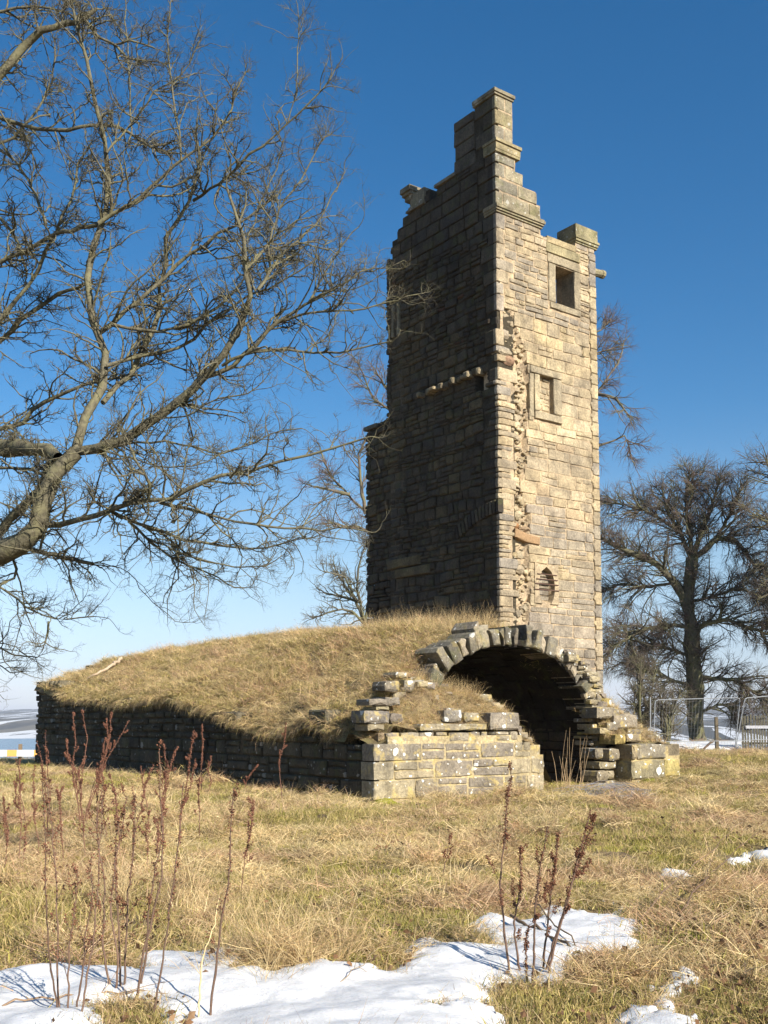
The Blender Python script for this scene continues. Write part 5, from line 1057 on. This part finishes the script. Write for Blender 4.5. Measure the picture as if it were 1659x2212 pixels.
for k in range(26):
    x = k * .125; mb = MB(); g_ = (.20, .20, .09) if k % 5 in (0, 1) and k > 8 else (.10, .09, .06)
    mb.box((x, .05 * math.sin(k), .03), (.07, 0, 0), (0, .025, 0), (0, 0, gt * random.uniform(.94, 1)), g_, jit=.003); obj('slat', mb.mesh('slat', M_WOOD), G)
mb = MB(); mb.box((.15, -.06, gt * .63), (3.1, 0, 0), (0, .05, 0), (0, 0, .13), (.42, .42, .44)); obj('rail', mb.mesh('rail', M_WOOD), G)
mb = MB(); mb.box((0, .05, gt * .2), (3.2, 0, 0), (0, .05, 0), (0, 0, .1), (.12, .1, .07)); obj('rail', mb.mesh('rail', M_WOOD), G)
for (x0, y0, x1, y1, r_, lab) in [(1472, 1612, 1520, 1600, .14, 'fallen log left of the big tree foot'), (1550, 1602, 1592, 1608, .12, 'fallen log between post and fence panel'), (1520, 1618, 1550, 1596, .05, 'thin broken bough propped against the wooden post')]:
    q, _ = resample([at(x0, y0, 60 if r_ > .1 else 47), at((x0 + x1) / 2, (y0 + y1) / 2 - 3, 60 if r_ > .1 else 47), at(x1, y1, 60 if r_ > .1 else 47)], 10); V, Q = tubes(q[None], np.full((1, 10), r_) * rng.uniform(.8, 1.1, (1, 10)), 8)
    tag(obj('log', mesh('log', V - q[0], [Q], M_BEECH, (.15, .10, .07), True), None, tuple(q[0])), lab, 'log')
# tangle of old wire netting
nb = ground_hit(1312, 1722); mb = MB()
for _ in range(70):
    c_ = rng.normal(0, 1, 3) * np.array([.35, .22, .02]) + np.array([.1, 0, .12]); r1 = random.uniform(.1, .45); an = np.linspace(0, random.uniform(2, 5.5), 14) + random.uniform(0, 6); tlt = random.uniform(-.5, .5)
    q = np.stack([c_[0] + r1 * np.cos(an), c_[1] + r1 * .6 * np.sin(an), np.abs(c_[2] + r1 * .5 * np.sin(an + tlt)) * .8 * np.exp(-abs(c_[0]) * .8) + .02], 1); V, Q = tubes(q[None], np.full((1, 14), .0026), 3); mb.add(V, [Q], (.2, .2, .22))
tag(obj('wire_netting', mb.mesh('wire_netting', M_IRON), None, tuple(nb)), 'grey tangle of old wire netting in the grass before the arch', 'netting')
# moss cushions
def cushion(p, rx, ry, rz, col, label):
    n1, n2 = 28, 12; th = np.linspace(0, 2 * math.pi, n1, endpoint=False); ph_ = np.linspace(0, math.pi / 2, n2); T, P_ = np.meshgrid(th, ph_); X = rx * np.cos(T) * np.cos(P_); Y = ry * np.sin(T) * np.cos(P_); Z = rz * np.sin(P_)
    rr_ = 1 + .25 * fbm(X * 12 + 3, Y * 12 + Z * 9, 5, 3); V = np.stack([X * rr_, Y * rr_, Z * rr_ - .02], -1).reshape(-1, 3); i = np.arange(n2 - 1)[:, None] * n1; j = np.arange(n1)[None]; Q = np.stack([i + j, i + (j + 1) % n1, i + n1 + (j + 1) % n1, i + n1 + j], -1).reshape(-1, 4)
    tag(obj('moss_cushion', mesh('moss_cushion', V, [Q], M_MOSS, col, True), None, tuple(float(v) for v in p)), label, 'moss')
q = C0 + L * .2 - S * .05; q[2] = gz(q) - .02; cushion(q, .32, .13, .15, (.22, .22, .02), 'bright moss at the foot of the vault corner')
q = C0 + L * 7.45 - S * .12; q[2] = gz(q); cushion(q, .28, .18, .16, (.16, .16, .02), 'moss cushion at the foot of the wing wall')
q = C0 + L * 6.6 + S * .1; q[2] = gz(q); cushion(q, .35, .2, .1, (.15, .15, .02), 'moss below the broken end of the wing wall')

# ------------------------------------------------------------------ grass
STRAW = [(.62, .46, .24), (.52, .37, .18), (.72, .56, .31), (.46, .31, .16), (.60, .41, .25), (.38, .25, .13)]
GREEN = [(.32, .27, .075), (.40, .33, .11), (.23, .21, .055), (.46, .36, .15), (.50, .37, .18), (.36, .25, .11)]
def clump(name, n, rad, lmin, lmax, width, lean, droop, pal, k=4, flat=0.0):
    P0 = np.stack([rng.normal(0, rad * .5, n), rng.normal(0, rad * .5, n), np.full(n, -.02)], 1)
    az = rng.uniform(0, 2 * math.pi, n); ln = rng.uniform(lmin, lmax, n); le = rng.uniform(lean[0], lean[1], n)
    D = np.stack([np.cos(az) * np.sin(le), np.sin(az) * np.sin(le), np.cos(le)], 1); P = [P0]; dr = rng.uniform(droop[0], droop[1], n)
    for j in range(1, k + 1):
        D = D + rng.normal(0, .12, (n, 3)); D[:, 2] -= dr; D = unit(D); q = P[-1] + D * (ln / k)[:, None]; q[:, 2] = np.where(q[:, 2] < flat, flat + rng.uniform(0, .02, n), q[:, 2]); P.append(q)
    P = np.stack(P, 1); T = unit(np.gradient(P, axis=1)); sd_ = unit(np.cross(T, rng.normal(0, 1, (n, 1, 3)) + np.array([0, 0, .6])))
    w = (rng.uniform(.7, 1.3, n) * width)[:, None] * np.linspace(1, .15, k + 1)[None]; V = np.stack([P - sd_ * w[..., None] / 2, P + sd_ * w[..., None] / 2], 2)
    b = (np.arange(n) * (k + 1) * 2)[:, None] + (np.arange(k) * 2)[None]; Q = np.stack([b, b + 1, b + 3, b + 2], -1).reshape(-1, 4)
    cc = np.array(pal)[rng.integers(0, len(pal), n)] * rng.uniform(.75, 1.25, (n, 1)); cc = np.repeat(cc, (k + 1) * 2, 0)
    return bpy.data.objects.new(name, mesh(name, V.reshape(-1, 3), [Q], M_GRASS, cc))
def leaf_clump(name, n):
    mb = MB()
    for _ in range(n):
        c_ = rng.normal(0, .12, 3) * np.array([1, 1, 0]) + np.array([0, 0, random.uniform(.01, .05)]); s_ = random.uniform(.012, .03); R_ = unit(rng.normal(0, 1, (2, 3)) * np.array([1, 1, .35])); u, v = R_[0], np.cross(R_[0], R_[1]); v = v / np.linalg.norm(v)
        mb.add([c_ - u * s_, c_ - u * s_ * .2 + v * s_ * .7, c_ + u * s_, c_ - u * s_ * .1 - v * s_ * .6, c_ + UP * s_ * .35], [[[0, 4, 1], [1, 4, 2], [2, 4, 3], [3, 4, 0]]], np.array(random.choice([(.17, .09, .045), (.22, .12, .06), (.12, .07, .04), (.28, .17, .09)])))
    me = mb.mesh(name, M_GRASS); return bpy.data.objects.new(name, me)
def scatter(name, pts, rot, scl, idx, srcs, label, kind='stuff'):
    me = bpy.data.meshes.new(name); me.vertices.add(len(pts)); me.vertices.foreach_set('co', np.asarray(pts, np.float32).ravel())
    a = me.attributes.new('rot', 'FLOAT_VECTOR', 'POINT'); a.data.foreach_set('vector', np.asarray(rot, np.float32).ravel())
    a = me.attributes.new('scl', 'FLOAT_VECTOR', 'POINT'); a.data.foreach_set('vector', np.asarray(scl, np.float32).ravel())
    a = me.attributes.new('idx', 'INT', 'POINT'); a.data.foreach_set('value', np.asarray(idx, np.int32))
    o = tag(obj(name, me), label, None, None, kind)
    g = bpy.data.node_groups.new(name, 'GeometryNodeTree'); g.interface.new_socket('Geometry', in_out='INPUT', socket_type='NodeSocketGeometry'); g.interface.new_socket('Geometry', in_out='OUTPUT', socket_type='NodeSocketGeometry')
    gi = g.nodes.new('NodeGroupInput'); go = g.nodes.new('NodeGroupOutput'); iop = g.nodes.new('GeometryNodeInstanceOnPoints'); jn = g.nodes.new('GeometryNodeJoinGeometry')
    for s_ in srcs:
        oi = g.nodes.new('GeometryNodeObjectInfo'); oi.inputs[0].default_value = s_; oi.inputs['As Instance'].default_value = True; g.links.new(oi.outputs['Geometry'], jn.inputs[0])
    def na_(nm, ty):
        n = g.nodes.new('GeometryNodeInputNamedAttribute'); n.data_type = ty; n.inputs[0].default_value = nm; return n.outputs[0]
    g.links.new(gi.outputs[0], iop.inputs['Points']); g.links.new(jn.outputs[0], iop.inputs['Instance']); iop.inputs['Pick Instance'].default_value = True
    g.links.new(na_('idx', 'INT'), iop.inputs['Instance Index'])
    er = g.nodes.new('FunctionNodeEulerToRotation'); g.links.new(na_('rot', 'FLOAT_VECTOR'), er.inputs[0]); g.links.new(er.outputs[0], iop.inputs['Rotation']); g.links.new(na_('scl', 'FLOAT_VECTOR'), iop.inputs['Scale'])
    g.links.new(iop.outputs[0], go.inputs[0]); md = o.modifiers.new('scatter', 'NODES'); md.node_group = g
    return o
PALE = [(.74, .58, .33), (.66, .51, .27), (.60, .45, .22)]; GOLD = STRAW[:4]; RUST = [(.50, .31, .18), (.42, .25, .14), (.56, .38, .24), (.32, .20, .11), (.60, .44, .28)]
mat_ = [clump('straw_tuft', 95, .20, .06, .27, .0052, (.7, 1.5), (.0, .35), p_, 3, .004) for p_ in (PALE, PALE + GREEN[3:5], GOLD, GOLD, RUST, RUST)]
grn_ = [clump('green_tuft', 130, .20, .025, .09, .0052, (.1, 1.1), (0, .3), GREEN, 2) for _ in range(4)]
mss_ = [clump('moss_tuft', 170, .17, .015, .05, .006, (.1, 1.3), (0, .3), [(.30, .29, .05), (.38, .34, .07), (.24, .23, .045), (.42, .33, .10)], 2) for _ in range(2)]
mid_ = [clump('straw_tuft', 64, .15, .10, .30, .0055, (.2, 1.3), (.15, .5), STRAW + GREEN[:1], 4, .0) for _ in range(5)]
tal_ = [clump('tall_tuft', 42, .12, .3, .75, .0045, (.05, .75), (.02, .25), STRAW[:4], 5, .0) for _ in range(4)]
hng_ = [clump('hanging_tuft', 70, .16, .18, .5, .006, (.6, 1.5), (.35, .7), STRAW + GREEN[:2], 5, -9.) for _ in range(4)]
lf_ = [leaf_clump('leaf_litter', 14) for _ in range(3)]
fln_ = [clump('fallen_straw', 26, .3, .15, .45, .005, (1.25, 1.55), (-.01, .06), STRAW, 4, .01) for _ in range(4)]
# points over the meadow in view (and a margin either side)
def meadow(n, ymin, ymax, margin=2.2, power=1.0):
    u = rng.uniform(0, 1, n); y = ymin * (ymax / ymin) ** u if power else ymin + (ymax - ymin) * u
    x = rng.uniform(-1, 1, n) * (y * .385 + margin); return x, y
def in_ruin(x, y, pad=0.0):
    d = np.stack([x, y], -1) - C0[:2]; t_ = d @ L[:2]; s_ = d @ S[:2]
    return (t_ > -.02 - pad) & (t_ < 8.8 + pad) & (s_ > -.02 - pad) & (s_ < 19) & ~((t_ > 4.35) & (t_ < 6.3) & (s_ < 8))
def snow_sd(x, y):
    r_ = np.full(x.shape, -9.)
    for poly, holes in SNOWP:
        s_ = poly_sd(x, y, poly)
        for h in holes: s_ = np.minimum(s_, -poly_sd(x, y, h))
        r_ = np.maximum(r_, s_)
    return r_
def put(name, x, y, sc, srcs, label, tilt=.12, ss=-.07, zs=1.0, far=.55):
    keep = ~in_ruin(x, y) & (snow_sd(x, y) < ss - .13 * np.clip(y / 8 - 1, 0, 1.4)) & (ground_z(x, y) > -.6); x = x[keep]; y = y[keep]; sc = sc[keep] if np.ndim(sc) else np.full(len(x), sc)
    sc = sc * rng.uniform(.75, 1.3, len(x)) * np.clip(y / 11, 1, 9) ** far; z = ground_z(x, y)
    rot = np.stack([rng.normal(0, tilt, len(x)), rng.normal(0, tilt, len(x)), rng.uniform(0, 6.28, len(x))], 1)
    idx = rng.integers(0, len(srcs), len(x))
    if name == 'matted_straw': idx = np.clip(((fbm(x * .9, y * .9, 85, 3) + .5) * 3 + rng.normal(0, .45, len(x))).astype(int), 0, 2) * 2 + rng.integers(0, 2, len(x))
    zf = 1 / np.clip(y / 11, 1, 9) ** (far * .55)
    return scatter(name, np.stack([x, y, z], 1), rot, np.stack([sc, sc, sc * zs * zf], 1), idx, srcs, label)
x, y = meadow(21000, 4.2, 66)
k_ = (fbm(x * 1.6, y * 1.6, 135, 3) > -.26) | (y > 30); x = x[k_]; y = y[k_]
pn = fbm(x * .55, y * .55, 33, 3) + .25 * fbm(x * 2, y * 2, 35, 2); gsel = pn > .06
put('matted_straw', x[~gsel], y[~gsel], 1.0, mat_, 'flattened straw coloured winter grass')
put('green_grass', x[gsel], y[gsel], 1.15, grn_, 'short olive green turf between the straw')
x, y = meadow(6500, 4.2, 40); k_ = fbm(x * .7, y * .7, 111, 3) > .06; put('moss', x[k_], y[k_], 1.1, mss_, 'yellow green moss between the grass', zs=1.2)
x, y = meadow(9000, 4.2, 66); put('green_grass', x, y, .95, grn_, 'thin green grass mixed through the straw', zs=.9)
x, y = meadow(5200, 4.2, 50); k_ = fbm(x * .8, y * .8, 43, 3) > .1; put('dry_grass', x[k_], y[k_], .8, mid_, 'loose tufts of dry grass')
x, y = meadow(900, 4.5, 45); k_ = fbm(x * .6, y * .6, 53, 3) > .12; put('tall_dry_grass', x[k_], y[k_], .5, tal_, 'taller bleached grass tufts', tilt=.25, far=.4)
x, y = meadow(1700, 4.2, 22); k_ = fbm(x * .7, y * .7, 63, 3) > -.02; put('fallen_straw', x[k_], y[k_], .8, fln_, 'long dead stems lying on the turf', ss=-.2)
x, y = meadow(3400, 4.2, 16); k_ = (fbm(x * .7, y * .7, 73, 3) + .35 * (x > .8) * (y < 9) > .12); put('leaf_litter', x[k_], y[k_], 1.0, lf_, 'dead brown leaves caught in the grass', ss=-.01, far=.2)
# blades poking through the thin rim of the snow
x, y = meadow(9000, 4.4, 9); sd0 = snow_sd(x, y); k_ = (sd0 > -.06) & (sd0 < rng.uniform(.0, .16, len(x)) * (vnoise(x * 3, y * 3, 5) > -.1)); x, y = x[k_], y[k_]; sc_ = rng.uniform(.3, .6, len(x))
scatter('snow_edge_grass', np.stack([x, y, ground_z(x, y) + .01], 1), np.stack([rng.normal(0, .3, len(x)), rng.normal(0, .3, len(x)), rng.uniform(0, 6.28, len(x))], 1), np.stack([sc_] * 3, 1), rng.integers(0, 9, len(x)), mid_ + grn_, 'grass blades poking through the thin snow edges')
# raised tussocks over the meadow
cx_, cy_ = meadow(150, 5.5, 34, 1.5); x = np.repeat(cx_, 9); y = np.repeat(cy_, 9); gs = np.clip(y / 9, .8, 2.6); dx = rng.normal(0, .13, len(x)) * gs; dy = rng.normal(0, .1, len(x)) * gs; x = x + dx; y = y + dy
k_ = ~in_ruin(x, y, .3) & (snow_sd(x, y) < -.25); x, y, gs, dx, dy = x[k_], y[k_], gs[k_], dx[k_], dy[k_]; z = ground_z(x, y) + .09 * gs ** .6 * np.exp(-(dx ** 2 + dy ** 2) / (.16 * gs) ** 2); sc_ = rng.uniform(.6, 1.1, len(x)) * gs ** .5
scatter('grass_tussock', np.stack([x, y, z], 1), np.stack([rng.normal(0, .35, len(x)), rng.normal(0, .35, len(x)), rng.uniform(0, 6.28, len(x))], 1), np.stack([sc_, sc_, sc_], 1), rng.integers(0, 8, len(x)), mid_ + mat_[4:6] + mat_[:1], 'scattered low tussocks of tangled straw')
# tussocks in the snow
def tussock(px, py, rx, ry, n, srcs, sc, label, tilt=.5):
    c_ = ground_hit(px, py); x = c_[0] + rng.normal(0, rx, n); y = c_[1] + rng.normal(0, ry, n); z = ground_z(x, y) + .10 * np.exp(-((x - c_[0]) / rx) ** 2 - ((y - c_[1]) / ry) ** 2)
    rot = np.stack([rng.normal(0, tilt, n), rng.normal(0, tilt, n), rng.uniform(0, 6.28, n)], 1); s_ = sc * rng.uniform(.7, 1.2, n)
    scatter('grass_tussock', np.stack([x, y, z], 1), rot, np.stack([s_, s_, s_], 1), rng.integers(0, len(srcs), n), srcs, label)
tussock(600, 2080, .22, .16, 34, tal_ + mid_, .75, 'big straw tussock at the edge of the snow sheet, centre left')
tussock(690, 2040, .3, .18, 34, mid_ + fln_, .8, 'straw tussock sloping down to the snow at centre')
tussock(810, 2075, .28, .13, 34, mid_ + fln_ + tal_[:1], .7, 'dark rooted straw tussock right of the big one')
tussock(278, 2195, .13, .1, 22, mid_, .5, 'straw tussock at the root of the dense dock clump')
tussock(1130, 2165, .2, .1, 30, mid_ + grn_, .55, 'low grass around the roots of the right dock')
tussock(1290, 2120, .25, .12, 30, grn_ + mid_, .7, 'rounded green tussock right of the snow sheet')
tussock(280, 1960, .3, .3, 22, tal_, .7, 'bleached upright grass among the left dock stalks')
tussock(1000, 2035, .3, .08, 26, mid_ + fln_, .6, 'straw tongue lying between the two lobes of snow')
# turf on the mound and banks
def turf(name, n, t0, t1, s0, s1, zf, srcs, sc, label, tilt=.25, zs=1.0, cond=None):
    t_ = rng.uniform(t0, t1, n); s_ = rng.uniform(s0, s1, n)
    if cond is not None: k_ = cond(t_, s_); t_ = t_[k_]; s_ = s_[k_]
    if zf is mound_z: k_ = ~((t_ > 1.75) & (t_ < 7.1) & (s_ < 1.5)); t_ = t_[k_]; s_ = s_[k_]
    n = len(t_); z = zf(t_, s_); e = .1; gt_ = (zf(t_ + e, s_) - zf(t_ - e, s_)) / (2 * e); gs_ = (zf(t_, s_ + e) - zf(t_, s_ - e)) / (2 * e)
    P = C0 + t_[:, None] * L + s_[:, None] * S + z[:, None] * UP; N = unit(-gt_[:, None] * L - gs_[:, None] * S + UP * 1.6)
    ax = np.arctan2(-N[:, 1], N[:, 2]); ay = np.arcsin(np.clip(N[:, 0], -1, 1))
    rot = np.stack([ax + rng.normal(0, tilt, n), ay + rng.normal(0, tilt, n), rng.uniform(0, .01, n)], 1)
    sc_ = sc * rng.uniform(.7, 1.3, n); rot2 = rot.copy(); rot2[:, 2] = rng.uniform(0, 6.28, n) * .0 + rng.uniform(-3.1, 3.1, n)
    scatter(name, P, rot if tilt < 0 else rot2, np.stack([sc_, sc_, sc_ * zs], 1), rng.integers(0, len(srcs), n), srcs, label)
turf('mound_grass', 7500, 0, 8.7, .95, 18.8, mound_z, mid_ + mat_[:3], 1.15, 'shaggy straw and olive grass covering the mound', .2, .75)
turf('mound_rough_grass', 3200, .2, 8.6, 1, 18.6, mound_z, mat_[4:6] + mid_[:1], 1.35, 'brown matted patches among the mound grass', .3, 1.0, cond=lambda t, s: fbm(t * 1.3, s * 1.3, 27, 3) > .12)
turf('mound_grass', 5000, 0, 8.7, .95, 18.8, mound_z, grn_, 1.3, 'short green turf showing through on the mound', .2, .9, cond=lambda t, s: fbm(t * .8, s * .8, 21, 3) > -.1)
turf('mound_tall_grass', 650, .5, 8, .95, 18, mound_z, tal_, .62, 'longer bleached grass standing on the mound', .2, 1, cond=lambda t, s: fbm(t * .9, s * .9, 23, 3) > .05)
turf('crest_grass', 150, 3.6, 6.2, 1.3, 6, mound_z, tal_, .75, 'tall dry stems along the crest below the tower', .12, 1.1)
turf('bank_grass', 620, .1, 4.2, .15, 1.2, bank_z, mid_, .75, 'dry grass over the rubble left of the arch', .3, .8, cond=lambda t, s: s > .22)
turf('bank_tall_grass', 34, 1.8, 3.3, .7, 1.2, bank_z, tal_, .6, 'upright dry grass in front of the dark arch', .15)
turf('bank_grass', 420, 6.75, 8.7, .35, 1.5, bank2_z, mid_, .8, 'dry grass over the rubble right of the arch', .3, .9)
turf('bank_tall_grass', 60, 6.8, 8.7, .35, 1.5, bank2_z, tal_, .5, 'longer straw standing on the rubble right of the arch', .3, .9)
# grass hanging over the wall heads
def hang(name, n, edge, label, sc=.6):
    P = []; rot = []
    for _ in range(n):
        f_ = random.random()
        while float(vnoise(f_ * 26, 1.5, n)) + .5 * float(vnoise(f_ * 70, 2.5, n)) < random.uniform(-.45, .25): f_ = random.random()
        p_, az = edge(f_); P.append(p_); rot.append((random.gauss(0, .2), random.gauss(0, .2), random.uniform(0, 6.28)))
    s_ = sc * rng.uniform(.6, 1.3, n); scatter(name, P, rot, np.stack([s_, s_, s_], 1), rng.integers(0, 4, n), hng_, label)
def e1(f):
    s_ = 1 + f * 15.6; 
    return C0 + S * s_ - L * random.uniform(-.4, .08) + UP * (float(mound_z(.05, s_)) + .02 - random.uniform(0, .16)), 0
hang('overhanging_grass', 520, e1, 'fringe of dry grass hanging over the long side wall', .68)
def e2(f): return C0 + S * (.9 + f * .9) - L * random.uniform(-.3, .05) + UP * (float(wtop(1.2)) + .1 + random.uniform(-.1, .15)), 0
hang('overhanging_grass', 40, e2, 'grass spilling through the gap beside the vault corner', .55)
def e3(f):
    t_ = .4 + f * 3.8; return C0 + L * t_ + S * random.uniform(.1, .35) + UP * (float(fbank(t_)) + .03), 0
hang('overhanging_grass', 60, e3, 'dry grass drooping over the top of the front wall', .42)
def e4(f):
    t_ = 1.9 + f * 5.0; s_ = random.uniform(1.45, 1.6)
    return C0 + L * t_ + S * s_ + UP * (float(mound_z(t_, s_)) + .02), 0
hang('overhanging_grass', 90, e4, 'dry grass fringing the outer edge of the arch ring', .3)
# grass along the foot of the walls
t_ = rng.uniform(0, 8.8, 170); x = C0[0] + L[0] * t_ - S[0] * rng.uniform(.02, .35, 170); y = C0[1] + L[1] * t_ - S[1] * rng.uniform(.02, .35, 170)
rot = np.stack([rng.normal(0, .2, 170)] * 2 + [rng.uniform(0, 6.28, 170)], 1); sc_ = rng.uniform(.5, .9, 170); scatter('wall_foot_grass', np.stack([x, y, ground_z(x, y)], 1), rot, np.stack([sc_] * 3, 1), rng.integers(0, 9, 170), mid_ + grn_, 'grass growing against the foot of the front wall')

# ------------------------------------------------------------------ haze
HAZE = 0.00013
if HAZE:
    m = bpy.data.materials.new('haze'); m.use_nodes = True; t = m.node_tree; t.nodes.clear(); out = nd(t, 'ShaderNodeOutputMaterial'); pv = nd(t, 'ShaderNodeVolumePrincipled')
    pv.inputs['Color'].default_value = (.75, .82, .95, 1); pv.inputs['Density'].default_value = HAZE; pv.inputs['Anisotropy'].default_value = .0; t.links.new(pv.outputs[0], out.inputs['Volume'])
    mb = MB(); mb.box((-9800, -9800, -60), (19600, 0, 0), (0, 19600, 0), (0, 0, 175), (1, 1, 1)); tag(obj('haze', mb.mesh('haze', m)), 'faint blue air between the meadow and the far shore', None, None, 'stuff')
